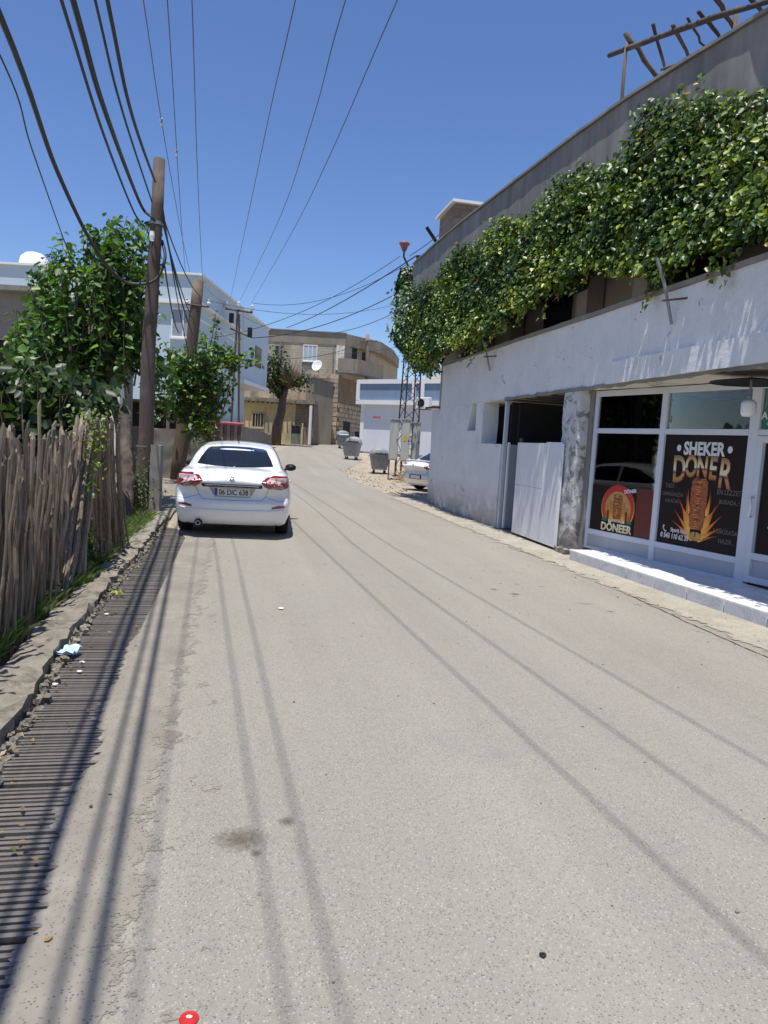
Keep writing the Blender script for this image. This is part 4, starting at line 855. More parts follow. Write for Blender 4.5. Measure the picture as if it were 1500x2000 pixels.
def onside(t0, t1, za, zb, m, name, off=.12, parent=SH, th=.05):
    a = Vector((hx, hy, 0))*t0; b_ = Vector((hx, hy, 0))*t1; dn = Vector((hy, -hx, 0)).normalized(); mb = MB(); vs = []
    for o_ in (off-th, off):
        for q, zz in ((a, za), (b_, za), (b_, zb), (a, zb)): vs.append(q+dn*o_+Vector((0, 0, zz)))
    mb.add(vs, [(0, 1, 2, 3), (4, 7, 6, 5), (0, 4, 5, 1), (1, 5, 6, 2), (2, 6, 7, 3), (3, 7, 4, 0)]); return mb.build(name, m, parent)
onside(.1, .22, 0, 2.1, DARKI, 'door', .13); onside(.33, .42, .6, 1.3, DARKI, 'window', .13); onside(.42, .52, 4.0, 5.9, DARKI, 'window', .04)
zt2 = zS(650, 663); z2 = zS(675, 663)
m = MB(); m.prism([(-8.6, .35), (.35, .35), (2.6, 4.2), (hx+1.2, hy), (-8.6, hy)], z1+.001, zt2-1.0); m.build('upper_wall', UPPER, SH)
m = MB(); m.prism([(-8.7, .3), (.4, .3), (3.4, 4.0), (4.6, 9.5), (hx+1.3, hy+.1), (-8.7, hy+.1)], zt2-.998, zt2); m.build('roof_parapet', UPDARK, SH)
bx(SH, 'roof_rim', CONC, (-8.8, .2, zt2+.001), (.45, .7, zt2+.08)); bx(SH, 'ledge', CONC, (-6.5, -.05, z1-.1), (.2, .9, z1+.12))
window(SH, -3.15, zS(706), 1.1, 1.25, .35, WHITE, M_('white_lattice', (.55, .57, .6), (.3, .33, .36), 20, .6, 0), 2)
# balcony round the corner
bz = zS(722)
m = MB(); m.prism([(-.1, -.5), (1.6, -.4), (3.8, 3.4), (2.6, 4.1), (.35, .36)], bz-.25, bz); m.build('balcony_floor', CONC, SH)
m = MB(); m.prism([(-.1, -.5), (1.6, -.4), (3.8, 3.4), (3.6, 3.5), (1.5, -.25), (-.1, -.35)], bz+.002, bz+.95); m.build('balcony_wall', UPDARK, SH)
m = MB(); m.box((-.35, .2, bz), (.35, .346, bz+2.1)); m.build('balcony_recess', CREAM, SH)
m = MB(); m.prism([(.9, 1.4), (1.3, 2.1), (1.36, 2.05), (.96, 1.34)], bz+.1, bz+2.1); m.build('door', DARKI, SH); m = MB(); m.prism([(1.75, 2.85), (2.1, 3.4), (2.2, 3.35), (1.8, 2.75)], bz+.8, bz+2.0); m.build('window', DARKI, SH)
m = MB(); m.prism([(hx+1.5, hy), (hx+5, hy+8), (hx-6, hy+8)], 0, zt2-2.4); m.build('rear_wing', UPPER, SH)
# dark lean-to between yellow and stone house
p1 = at(607, 870, 59.2); p2 = at(642, 872, 60.5); LT = thing('lean_to_wall', 'dark stained wall with sloping top between yellow and stone house', 'wall', (p1.x, p1.y, 1.1), math.atan2(p2.y-p1.y, p2.x-p1.x)); wl2 = (p2-p1).length+.2
m = MB(); za, zb_ = at(607, 737, 59).z-1.1, at(645, 748, 60).z-1.1; m.add([(0, 0, -.4), (wl2, 0, -.4), (wl2, 0, zb_), (0, 0, za), (0, 1, -.4), (wl2, 1, -.4), (wl2, 1, zb_), (0, 1, za)], [(0, 1, 2, 3), (4, 7, 6, 5), (3, 2, 6, 7), (0, 3, 7, 4), (1, 5, 6, 2)]); m.build('wall', UPDARK, LT)
m = MB(); m.add([(-.1, -.15, za), (wl2+.1, -.15, zb_), (wl2+.1, 1.1, zb_), (-.1, 1.1, za), (-.1, -.15, za+.12), (wl2+.1, -.15, zb_+.12), (wl2+.1, 1.1, zb_+.12), (-.1, 1.1, za+.12)], [(0, 1, 2, 3), (4, 7, 6, 5), (0, 4, 5, 1), (1, 5, 6, 2), (2, 6, 7, 3), (3, 7, 4, 0)]); m.build('roof', KERB, LT)
for k, (x, zz_) in enumerate(((-5.2, 0), (-.6, 0))): mb = MB(); mb.tube([(x, .28, z1+.2), (x, .28, zt2-.9)], .05, 6); mb.build('drain_pipe', GREYM, SH)
window(SH, -5.6, zS(700), .6, .8, .35, UPDARK, WGLASS, 1)
mb = MB(); mb.box((-3.3, .3, zS(706)-.35), (-1.9, .345, zS(706)-.2)); mb.build('lintel', CONC, SH)
# satellite dish
p = at(620, 718, 60.5); dsh = thing('satellite_dish', 'white satellite dish on the ledge of the stone house', 'satellite dish', p, rad(-25))
m = MB(); Md = Matrix.Rotation(rad(68), 4, 'X'); m.lathe([(0, 0), (.25, .03), (.42, .09), (.48, .14), (.42, .11), (.25, .05), (0, .02)], (0, 0, .1), 20, Md); m.build('dish', WHITE, dsh, True); m = MB(); m.tube([(0, .05, .1), (0, .3, -.4)], .03, 5); m.build('bracket', IRON, dsh)
m = MB(); m.tube([(0, -.05, -.25), (0, -.5, .1)], .015, 4); m.build('arm', IRON, dsh)
# leaning wooden prop pole at the stone house
m = MB(); a = at(630, 868, 60.3); b_ = at(652, 755, 60.8); m.tube([a, b_], .13, 7); o = MB(a).add([Vector(v) for v in m.v], m.f).build('leaning_pole', POLE2); o.location = a; tag(o, 'brown wooden pole leaning against the stone house corner', 'pole')
def simple_pole(name, label, p0, p1, r0, r1, m, cat='pole', n=10):
    t = thing(name, label, cat, p0); mb = MB(p0); k = 8; pts = [p0.lerp(p1, i/k) + Vector((random.gauss(0, .012), random.gauss(0, .012), 0)) for i in range(k+1)]; mb.tube(pts, [r0+(r1-r0)*i/k for i in range(k+1)], n); mb.build('shaft', m, t, True); return t
t = simple_pole('utility_pole', 'old wooden utility pole rising behind the stone house', at(717, 800, 64), at(718, 653, 64), .2, .17, POLE2)
m = MB(); o_ = at(717, 800, 64); q = at(717, 667, 63.8)-o_; m.tube([q+Vector((-.9, 0, 0)), q+Vector((.9, 0, .1))], .05, 5); m.build('crossarm', IRON, t)

# light blue building
cY = 34.6; bl = at(-140, 800, cY); bc = at(379, 800, cY); zL = .15; zt3 = at(379, 539, cY).z - zL; far = at(474, 609, 43.5)
LB = thing('pale_blue_building', 'large three storey pale blue building with white window trim on the left', 'building', (bc.x, bc.y, zL), 0)
wv = Vector((far.x-bc.x, far.y-bc.y, 0)); 
def wing(p0, p1, x0, z0, z1, name, m, dpt=-22):
    mb = MB(); mb.prism([(x0, p0.y), (p0.x, p0.y), (p1.x, p1.y), (x0, p1.y)], z0, z1); return mb.build(name, m, LB)
Z0 = Vector((0, 0, 0))
wing(Z0, wv, -25, -.5, zt3-1.35, 'wall', LBLUE)
m = MB(); m.prism([(-25, -.12), (.12, -.12), (wv.x+.12, wv.y), (-25, wv.y)], zt3-1.2, zt3); m.build('roof_parapet', LBLUE, LB)
m = MB(); m.prism([(-25, -.22), (.22, -.22), (wv.x+.22, wv.y), (-25, wv.y)], zt3-1.345, zt3-1.205); m.build('cornice', WHITE, LB)
m = MB(); m.prism([(-25, -.25), (.25, -.25), (wv.x+.25, wv.y), (-25, wv.y)], zt3+.002, zt3+.1); m.build('coping', WHITE, LB)
q = at(335, 660, cY); q2 = at(361, 605, cY); window(LB, q.x-bc.x+.05, q.z-zL+.1, 1.0, 1.25, 0, WHITE, SHUT, 1)
for px in (60, 190): 
    q = at(px, 660, cY); window(LB, q.x-bc.x, q.z-zL, 1.1, 1.4, 0, WHITE, SHUT, 1)
dn = Vector((wv.y, -wv.x, 0)).normalized()
def sidewin(t0, t1, za, zb, m, name='window', base=Z0, vec=wv, off=.04):
    a = base+vec*t0; b_ = base+vec*t1; mb = MB(); vs = []
    for o_ in (-.05, off):
        for qq, zz in ((a, za), (b_, za), (b_, zb), (a, zb)): vs.append(qq+dn*o_+Vector((0, 0, zz)))
    mb.add(vs, [(0, 1, 2, 3), (4, 7, 6, 5), (0, 4, 5, 1), (1, 5, 6, 2), (2, 6, 7, 3), (3, 7, 4, 0)]); return mb.build(name, m, LB)
for t0 in (.22, .72):
    for zz in (4.9,): sidewin(t0-.02, t0+.13, zz-.08, zz+1.38, WHITE, 'window_frame', off=.03); sidewin(t0, t0+.11, zz, zz+1.3, WGLASS)
sidewin(.3, .42, .2, 2.4, SHUT, 'door'); sidewin(.0, 1, zt3-2.0, zt3-1.9, WHITE, 'trim', off=.03)
# projecting upper wing
wc = at(478, 612, 43.2); we = at(525, 642, 50); bz0 = at(470, 740, 43.2).z - zL
pa = Vector((wc.x-bc.x, wc.y-bc.y, 0)); pb = Vector((we.x-bc.x, we.y-bc.y, 0))
m = MB(); m.prism([(pa.x-4, pa.y), (pa.x, pa.y), (pb.x, pb.y), (pb.x-4, pb.y)], bz0, zt3-.05); m.build('upper_wing', LBLUE, LB)
m = MB(); m.prism([(pa.x-4.1, pa.y-.1), (pa.x+.1, pa.y-.1), (pb.x+.1, pb.y+.1), (pb.x-4, pb.y)], zt3-.048, zt3+.08); m.build('coping', WHITE, LB)
m = MB(); m.prism([(pa.x-4.1, pa.y-.15), (pa.x+.15, pa.y-.15), (pb.x+.15, pb.y+.1), (pb.x-4, pb.y)], bz0-.25, bz0-.002); m.build('soffit', WHITE, LB)
m = MB(); m.box((pa.x-.5, pa.y-.06, bz0), (pa.x+.05, pa.y-.002, zt3-.06)); m.build('corner_strip', WHITE, LB)
sidewin(.45, .7, bz0+1.1, bz0+2.4, WGLASS, base=pa, vec=pb-pa); m = MB(); m.prism([(pa.x-4, pa.y+1), (pa.x-1.1, pa.y+1), (pb.x-1.5, pb.y), (pb.x-4, pb.y)], -.3, bz0-.255); m.build('wall', LBLUE, LB)
p = at(16, 512, 33.6); m = MB(); m.lathe([(.62, -.35), (.62, 0), (.55, .25), (.35, .42), (.12, .48), (0, .49)], (0, 0, 0), 20); t = m.build('water_tank', WHITE, None, True); t.location = (p.x, 36, zt3+zL+.1+.36); t.scale = (1.1, 1.1, 1.1); tag(t, 'white domed water tank on the roof of the pale blue building', 'water tank')

# red topped gate, stone wall, concrete walls on the left
p1 = at(398, 870, 36.5); p2 = at(470, 870, 38); RG = thing('ribbed_metal_gate', 'brown ribbed metal gate with a faded red top behind the parked car', 'gate', (p1.x, p1.y, .15), math.atan2(p2.y-p1.y, p2.x-p1.x)); L = (p2-p1).length; hh = at(430, 828, 37).z-.15
for i in range(10): bx(RG, 'panel', IRON if i % 2 else M_('gate_brown', (.22, .15, .12), None, 3, .7, .1), (L*i/10+.01, -.02*(i % 2), 0), (L*(i+1)/10-.01, .04, hh))
mb = MB(); mb.tube([(-.1, 0, hh+.06), (L+.1, 0, hh+.06)], .09, 6); mb.build('top_rail', REDT, RG)
def rubble(name, label, pts, th, mat):
    t = thing(name, label, 'wall', (pts[0][0], pts[0][1], 0)); m = MB((pts[0][0], pts[0][1], 0))
    for (x0, y0, h0), (x1, y1, h1) in zip(pts, pts[1:]):
        g0, g1 = G(x0, y0), G(x1, y1); d = Vector((x1-x0, y1-y0, 0)).normalized(); n = Vector((-d.y, d.x, 0))*th
        vs = [Vector((x0, y0, g0-.3)), Vector((x1, y1, g1-.3)), Vector((x1, y1, g1+h1)), Vector((x0, y0, g0+h0))]; m.add(vs+[q+n for q in vs], [(0, 1, 2, 3), (7, 6, 5, 4), (3, 2, 6, 7), (0, 3, 7, 4), (1, 5, 6, 2), (0, 4, 5, 1)])
    o = m.build('masonry', mat, t); rough_mesh(o, .06, 2.2, 0, .22); return t
p1 = at(472, 865, 38.5); p2 = at(530, 868, 53)
rubble('stone_wall', 'low dry rubble stone wall beyond the white car, before the yellow house', [(p1.x, p1.y, 1.75), ((p1.x+p2.x)/2-.3, (p1.y+p2.y)/2, 1.4), (p2.x, p2.y, .75)], .5, RUBBLE)
p1 = at(270, 935, 23.6); p2 = at(398, 935, 24.5)
rubble('garden_wall', 'grey rendered garden wall behind the two wooden poles', [(p1.x-6, p1.y-.3, 1.75), (p1.x, p1.y, 1.68), (p2.x, p2.y, 1.65)], .3, CONC)
p3 = at(375, 930, 27.0); rubble('rubble_wall', 'dark rubble wall under the second tree, left of the car', [(p2.x+.05, p2.y, 1.7), (at(402, 880, 36).x, 36, 1.7)], .4, RUBBLE)
# grey concrete house at far left, white post, blue rail
p = at(40, 690, 17.5); CHs = thing('concrete_house', 'raw grey concrete house front at the far left behind the trees', 'house', (p.x, 17.5, 0), 0)
zc = at(40, 572, 17.5).z; zd = at(40, 660, 17.5).z
bx(CHs, 'lintel', CONC, (-9, 0, zd), (.35, .4, zc), rough=(.02, 1.5, 0, .4)); bx(CHs, 'roof_slab', CONC, (-9, -.3, zc+.001), (.6, 6, zc+.12)); bx(CHs, 'dark_opening', DARKI, (-9, .5, 0), (.3, .6, zd)); bx(CHs, 'side_wall', CONC, (.36, .41, 0), (.6, 6, zc)); bx(CHs, 'pillar', CONC, (-1.8, .05, 0), (-1.4, .35, zd-.001))
p = at(222, 900, 17); m = MB(); m.box((-.17, -.17, 0), (.17, .17, at(222, 745, 17).z)); o = m.build('white_pillar', WHITE); o.location = (p.x, 17, 0); tag(o, 'white square pillar in the shade under the left tree', 'pillar'); rough_mesh(o, .01, 3)
t = thing('added_dark_shed', 'added gap-filling dark shed with a pale blue sloping rail behind the nearer pole', 'shed', (at(262, 850, 25.6).x, 25.6, 0))  # shed is added; its near-black back stands in for the shaded gap
bx(t, 'shade_back', DARKI, (-1.2, 1.2, 0), (1.35, 1.3, 2.6)); bx(t, 'roof', IRON, (-1.3, -.3, 2.6), (1.45, 1.4, 2.66)); m = MB((t.location)); m.tube([at(288, 785, 25.5), at(312, 822, 25.2)], .04, 5); m.build('rail', LBLUE, t); bx(t, 'side_post', STAKE, (-1.2, -.2, 0), (-1.1, -.1, 2.6)); bx(t, 'side_post', STAKE, (1.2, -.2, 0), (1.3, -.1, 2.6))
# stub post next to the pole
p = at(298, 1003, 0, .0); m = MB(); m.box((-.1, -.08, -.2), (.1, .08, 1.32)); o = m.build('concrete_stub_post', CONC); o.location = (p.x+.05, p.y, 0); tag(o, 'short grey concrete post beside the nearer wooden pole', 'post'); rough_mesh(o, .02, 5, 0, .12)

# ================================================================ poles
p0 = at(274, 1000, 13.6); p0.z = -.2; p1 = at(311, 311, 13.6)
PL1 = simple_pole('utility_pole', 'dark wooden utility pole nearest the camera with black cables on it', p0, p1, .148, .104, POLE, n=14)
m = MB(p0); q = p0.lerp(p1, .83); m.lathe([(.125, -.03), (.125, .03)], q, 14); m.build('clamp', GREYM, PL1)
m = MB(p0); q = p0.lerp(p1, .79); m.lathe([(.04, -.08), (.05, 0), (.04, .08)], q+Vector((.0, -.17, 0)), 8); m.build('insulator', WHITE, PL1); m = MB(p0); q = p0.lerp(p1, .22); m.lathe([(.148, -.01), (.148, .01)], q, 14); m.build('strap', GREYM, PL1)
q0 = at(346, 940, 23.2); q0.z = -.1; q1 = at(388, 548, 23.2)
PL2 = simple_pole('utility_pole', 'brown leaning wooden pole wound in leaves behind the parked white car', q0, q1, .23, .17, POLE2, n=12)
m = MB(q0); q = q0.lerp(q1, .88); m.tube([q+Vector((-.25, -.2, 0)), q+Vector((.45, -.15, -.05))], .03, 5); m.build('bracket', IRON, PL2)
for s in (-.25, .45):
    m = MB(q0); m.lathe([(.05, 0), (.06, .06), (.03, .12), (.05, .16), (0, .18)], q+Vector((s, -.18, 0)), 8); m.build('insulator', WHITE, PL2)
p = at(458, 868, 38.8); IP = thing('iron_pole', 'slim rusty iron power pole with crossarm and white insulators by the pale blue building', 'pole', (p.x, p.y, G(p.x, p.y)))
zb = G(p.x, p.y); tp = at(466, 606, 38.8)
for s in (-.18, .18):
    m = MB((p.x, p.y, zb)); m.tube([(p.x+s*1.4, p.y, zb-.1), (tp.x+s*.25, p.y, tp.z-.2 if s > 0 else tp.z+.0)], .06, 5); m.build('leg', IRON, IP)
m = MB((p.x, p.y, zb)); m.tube([(tp.x-.7, p.y, tp.z+.05), (tp.x+.75, p.y, tp.z-.08)], .055, 5); ca = m.build('crossarm', IRON, IP)
m = MB((p.x, p.y, zb)); q = at(466, 650, 38.8); m.tube([(q.x-.45, p.y, q.z+.2), (q.x+.55, p.y, q.z-.15)], .045, 5); m.build('crossarm', IRON, IP)
for x, z_ in ((-.68, .1), (.0, .12), (.72, -.02)):
    m = MB((p.x, p.y, zb)); m.lathe([(.05, 0), (.12, .05), (.06, .1), (.12, .16), (.06, .22), (.1, .27), (.0, .36)], (tp.x+x, p.y, tp.z+z_), 8); m.build('insulator', WHITE, ca, True)
for dx, dz, s in ((-.42, 1.0, 1), (.6, .3, 1)): bx(IP, 'box', BLACK, (q.x-p.x+dx-.1, -.12, q.z-zb+dz-.5), (q.x-p.x+dx+.12, .1, q.z-zb+dz)); 
bx(IP, 'meter_box', WHITE, (q.x-p.x-.15, -.15, at(464, 712, 38.8).z-zb), (q.x-p.x+.15, .0, at(464, 697, 38.8).z-zb))

# ================================================================ cables
NC = [0]
def ext(p, sl, L, rise=0):
    v, u = UV(p); return W(v+sl*L, u-L, p[2]+rise)
def cable(lab, pts, r=.012, m=WIRE, name='overhead_wire', cat='cable', sag=None, grp=None, n=5):
    pts = [Vector(p) for p in pts]
    if sag is not None:
        a, b = pts; k = 22; pts = [a.lerp(b, i/k) - Vector((0, 0, sag*4*(i/k)*(1-i/k))) for i in range(k+1)]
    else:   # smooth through the points
        out = []
        for i in range(len(pts)-1):
            P0, P1, P2, P3 = pts[max(i-1, 0)], pts[i], pts[i+1], pts[min(i+2, len(pts)-1)]
            for j in range(8):
                t = j/8; out.append(.5*((2*P1)+(P2-P0)*t+(2*P0-5*P1+4*P2-P3)*t*t+(3*P1-P0-3*P2+P3)*t**3))
        pts = out+[pts[-1]]
    mb = MB(pts[0]); mb.tube(pts, r, n); o = mb.build(name, m, None, True); o.location = pts[0]; return tag(o, lab, cat, grp)
def hp(px, py, z): return at(px, py, 0, z)
PX = PL1.location
A_ = [((120, 0), (205, 270), (262, 415), 'black cable, left of the close pair of cables crossing the top left', .014),
      ((143, 0), (208, 225), (275, 400), 'thickest of the black cables running to the nearer pole', .026),
      ((186, 0), (240, 220), (297, 395), 'black cable third from the right, reaching the nearer pole below its top', .012),
      ((210, 0), (258, 225), (303, 355), 'rightmost black cable running to the top of the nearer pole', .018)]
for i, ((a, b, c, lab, r), r) in enumerate(zip(A_, (.016, .028, .014, .021))):
    z = (4.95, 5.05, 5.25, 5.35)[i]
    p1 = hp(*a, z); p2 = hp(*b, z-.05); p3 = at(*c, 13.35); d = p1-p2; d.z = 0
    cable(lab, [ext(p1, .05, 14, .5), ext(p1, .05, 5, .1), p1, p2, p3] + ([at(288, 452, 13.45), at(306, 500, 13.6)] if i == 0 else [at(296, 424, 13.45), at(316, 446, 13.6)] if i == 1 else []), r, CABLE, 'overhead_cable', grp='black cables from the nearer pole')
p1 = hp(0, 30, 5.1); p2 = hp(110, 330, 4.95); d = p1-p2; d.z = 0
cable('heavy slack cable looping down beside the nearer pole from the top left corner', [ext(p1, .03, 14, 1.2), ext(p1, .03, 5, .3), p1, p2, at(182, 480, 12.4), at(232, 543, 13.1), at(270, 555, 13.3), at(305, 545, 13.4), at(322, 505, 13.55), at(316, 470, 13.7)], .030, CABLE, 'overhead_cable', grp='black cables from the nearer pole')
p1 = hp(0, 108, 5.0); p2 = hp(62, 290, 4.9); d = p1-p2
cable('thin black cable leftmost in the sky, ending in the left tree', [ext(p1, .03, 12, .8), ext(p1, .03, 5, .2), p1, p2, at(120, 455, 13), at(160, 560, 14), at(200, 660, 14.2), at(262, 738, 13.7)], .009, CABLE, 'overhead_cable')
for i, (a, b, lab, r) in enumerate([((318, 405, 13.6), (372, 700, 22.9), 'black cable, left strand between the two wooden poles', .013), ((318, 425, 13.6), (378, 655, 22.9), 'black cable, second strand between the two wooden poles', .02), ((319, 440, 13.6), (386, 640, 23.0), 'black cable, third strand between the two wooden poles', .014), ((316, 415, 13.6), (393, 580, 23.1), 'black cable, uppermost strand between the two wooden poles', .014), ((322, 520, 13.6), (350, 650, 22.9), 'black cable, lowest strand between the two wooden poles', .016)]):
    cable(lab, [at(*a), at(*b)], r, CABLE, 'overhead_cable', sag=.25, grp='black cables between the wooden poles')
Bz = [((280, 0), (316, 240), (371, 532), 'thin bare wire, left of three, above the nearer pole'), ((327, 0), (345, 290), (362, 530), 'thin bare wire, middle of three, with a splice above the nearer pole'), ((375, 0), (384, 290), (396, 548), 'thin bare wire, right of three, running down to the farther wooden pole')]
for (a, b, c, lab), slp in zip(Bz, (.030, .048, .035)):
    p1 = hp(*a, 6.3); p2 = hp(*b, 6.2); d = p1-p2; d.z = 0; c3 = at(*c, 23.2)
    cable(lab, [ext(p1, slp, 14, .6), ext(p1, slp, 6, .12), p1, p2, p2.lerp(c3, .5)-Vector((0, 0, .12)), c3], .0065, WIRE)
for px, py, z in ((316, 240, 6.2), (345, 300, 6.2)):
    p = hp(px, py, z); m = MB(); m.lathe([(0, -.08), (.02, -.05), (.012, 0), (.022, .05), (0, .08)], n=6); m.box((-.04, -.01, .02), (0, .01, .05)); o = m.build('cable_splice', LGREY); o.location = p; tag(o, 'pale splice knot on the thin wire ' + ('left' if px < 330 else 'right') + ' above the nearer pole', 'splice')
Cz = [((577, 0), (530, 205), (489, 400), (449, 590), 'long thin wire, left of the three crossing the middle of the sky'), ((675, 0), (610, 235), (540, 440), (468, 588), 'long thin wire, middle of the three crossing the middle of the sky'), ((776, 0), (643, 306), (568, 458), (491, 592), 'long thin wire, right of the three crossing the middle of the sky')]
for a, b, c_, e, lab in Cz:
    p1 = hp(*a, 6.9); p2 = hp(*b, 7.0); p3 = hp(*c_, 7.35); p4 = at(*e, 38.8); d = p1-p2; d.z = 0
    cable(lab, [ext(p1, .05, 16, .6), ext(p1, .05, 6, .1), p1, p2, p3, p4], .0075, WIRE)
# wires that cross the street at the bend
for a, b, sg, lab, r in [((782, 500, 33), (300, 665, 36), 1.1, 'sagging wire from the pylon lamp across to the pale blue building', .014), ((797, 515, 33), (495, 592, 38.8), .7, 'wire from the pylon top to the iron pole crossarm', .012),
                         ((812, 500, 32), (560, 640, 58), .3, 'dark twisted cable from the pylon down to the yellow house roof', .028), ((800, 560, 31), (490, 660, 39), .5, 'cable from the ivy column to the iron pole', .02),
                         ((1000, 440, 17), (400, 560, 24), 2.0, 'long slack wire across the street from the parapet to the farther wooden pole', .009), ((790, 590, 31), (400, 585, 24), .5, 'low slack wire across the bend toward the farther wooden pole', .009),
                         ((870, 655, 33), (640, 690, 60), .3, 'thin wire from the ivy column to the stone house', .012), ((718, 665, 63.5), (530, 700, 50), .5, 'thin cable between the old pole and the pale blue wing', .02), ((930, 395, 24), (800, 500, 32.5), .1, 'cable from the roof hut to the pylon', .016),
                         ((1300, 275, 9.6), (815, 590, 22.5), .25, 'grey cable strung along the grey roof parapet', .008)]:
    cable(lab, [at(*a), at(*b)], r, CABLE if r > .01 else WIRE, sag=sg)
# ================================================================ pergola of branches on the roof
PG = thing('branch_pergola', 'rough pergola of bare branches above the grey parapet at top right', 'pergola', W(6.2, 8, 6.12), ROT)
PGo = (6.2, 8, 6.12)
def vu(px, py, v):
    # point on the plane v=const seen at the pixel, in street frame
    a = at(px, py, 1.0); o_ = Vector((0, 0, CH)); d = a-o_; va, ua = UV(d); t = v/va; return Vector((v, ua*t, CH+d.z*t))
def branch(name, pts, r, m=DRYB, parent=PG, org=PGo):
    P = [pts[0]]
    for a, b in zip(pts, pts[1:]):
        for k in (1, 2, 3): jj = .004 if name == 'beam' else .010; P.append(a.lerp(b, k/3)+Vector((random.gauss(0, jj), random.gauss(0, jj), random.gauss(0, jj))))
    rs = [r*(1-.35*i/len(P))*random.uniform(.9, 1.1) for i in range(len(P))]
    mb = MB(org); mb.tube(P, rs, 7); return mb.build(name, m, parent, True)
branch('beam', [vu(1190, 108, 6.1), vu(1290, 72, 6.1), vu(1400, 32, 6.1), vu(1500, 2, 6.1), vu(1600, -30, 6.1)], .045)
a = vu(1224, 85, 6.08); branch('post', [Vector((a.x, a.y, 6.15)), a], .035, POLE2); a = vu(1437, 15, 6.62); branch('post', [Vector((a.x, a.y, 6.15)), a], .045, POLE2)
for x0, y0, x1, y1, r in ((1226, 78, 1290, 158, .045), (1277, 62, 1303, 150, .028), (1316, 62, 1350, 118, .032), (1345, 48, 1380, 100, .02), (1367, 35, 1415, 78, .03), (1395, 0, 1440, 62, .035), (1465, 5, 1500, 40, .03)):
    a = vu(x0, y0, 6.1); b = vu(x1, y1, 6.75); branch('rafter', [a+Vector((0, 0, .06))-(b-a)*.08, a.lerp(b, .5)+Vector((.0, 0, .02)), b, b+(b-a)*.4], r)
branch('brace', [vu(1292, 136, 6.5), vu(1350, 112, 6.5)], .022, POLE2)
p = at(1001, 370, 15.6); AN = thing('roof_antenna', 'tiny thin antenna standing on the grey roof parapet', 'antenna', p); m = MB(); m.tube([(0, 0, -.1), (0, 0, .28)], .006, 4); m.build('mast', GREYM, AN)
m = MB()
for z in (.14, .2, .26): m.tube([(-.05, 0, z), (.05, 0, z)], .004, 4)
m.build('crossbar', GREYM, AN)

# ================================================================ stake fence
FE = thing('stake_fence', 'tall rough fence of split grey wooden stakes wired together beside the kerb', 'fence', W(-1.62, 6.5, -.15), ROT)
FO = (-1.62, 6.5, -.15); nst = 0
def stake(v, u, h, lean_u, lean_v, r, m=STAKE, z0=-.38):
    v += shf(u); base = Vector((v, u, z0)); top = Vector((v+lean_v, u+lean_u, h)); n = 7
    P = [base.lerp(top, i/n)+Vector((random.gauss(0, .009), random.gauss(0, .011), 0)) for i in range(n+1)]
    P.append(top+(top-base).normalized()*r*2.5+Vector((random.gauss(0, .004), random.gauss(0, .01), 0)))
    rs = [r*random.uniform(.85, 1.1) for _ in range(n+1)]+[r*random.uniform(.15, .5)]
    mb = MB(FO); mb.tube(P, rs, 6); return mb.build('stake', m, FE)
u = 2.9
while u < 7.5:
    w_ = random.uniform(.009, .021); stake(-1.58+random.gauss(0, .03), u, random.uniform(1.14, 1.55)+(.2 if random.random() < .1 and u > 4.6 else 0), random.gauss(.02, .06), random.gauss(.06, .035), w_); nst += 1
    if random.random() < .75: stake(-1.68+random.gauss(0, .03), u+random.uniform(-.04, .04), random.uniform(1.1, 1.62), random.gauss(0, .12), random.gauss(.05, .03), random.uniform(.009, .02)); nst += 1
    u += w_*1.9+random.uniform(.0, .022)
for k in range(15): stake(-1.50+random.gauss(0, .03), 6.55+k*.045, 1.62+random.uniform(-.2, .16), 1.0+random.gauss(0, .10), -.02, random.uniform(.014, .028))
for k in range(46): t = (k+random.random())/46; stake(-1.50+random.gauss(0, .06), 8.5+t*2.0, 1.55+random.uniform(-.16, .13), -.45-.65*t+random.gauss(0, .06), random.gauss(0, .03), random.uniform(.012, .028))
for k in range(14): stake(-1.66+random.gauss(0, .03), 7.5+k*.09, random.uniform(.9, 1.4), random.gauss(-.1, .1), 0, random.uniform(.012, .022))
for k in range(4): stake(-1.5, 8.45+k*.07, 1.5, -.38, 0, .02, FRESH)
for z, nm in ((1.12, 'wire'), (.85, 'wire')):
    mb = MB(FO); mb.tube([(-1.53+random.gauss(0, .02), uu, z+.05*math.sin(uu*3)+random.gauss(0, .015)) for uu in np.arange(2.6, 7.6, .12)], .003, 4); mb.build('binding_wire', IRON, FE)
mb = MB(FO); mb.tube([(-1.66, 2.6, 1.18), (-1.66, 5.5, 1.2), (-1.66, 8, 1.2)], .03, 6); mb.build('rail', STAKE, FE)
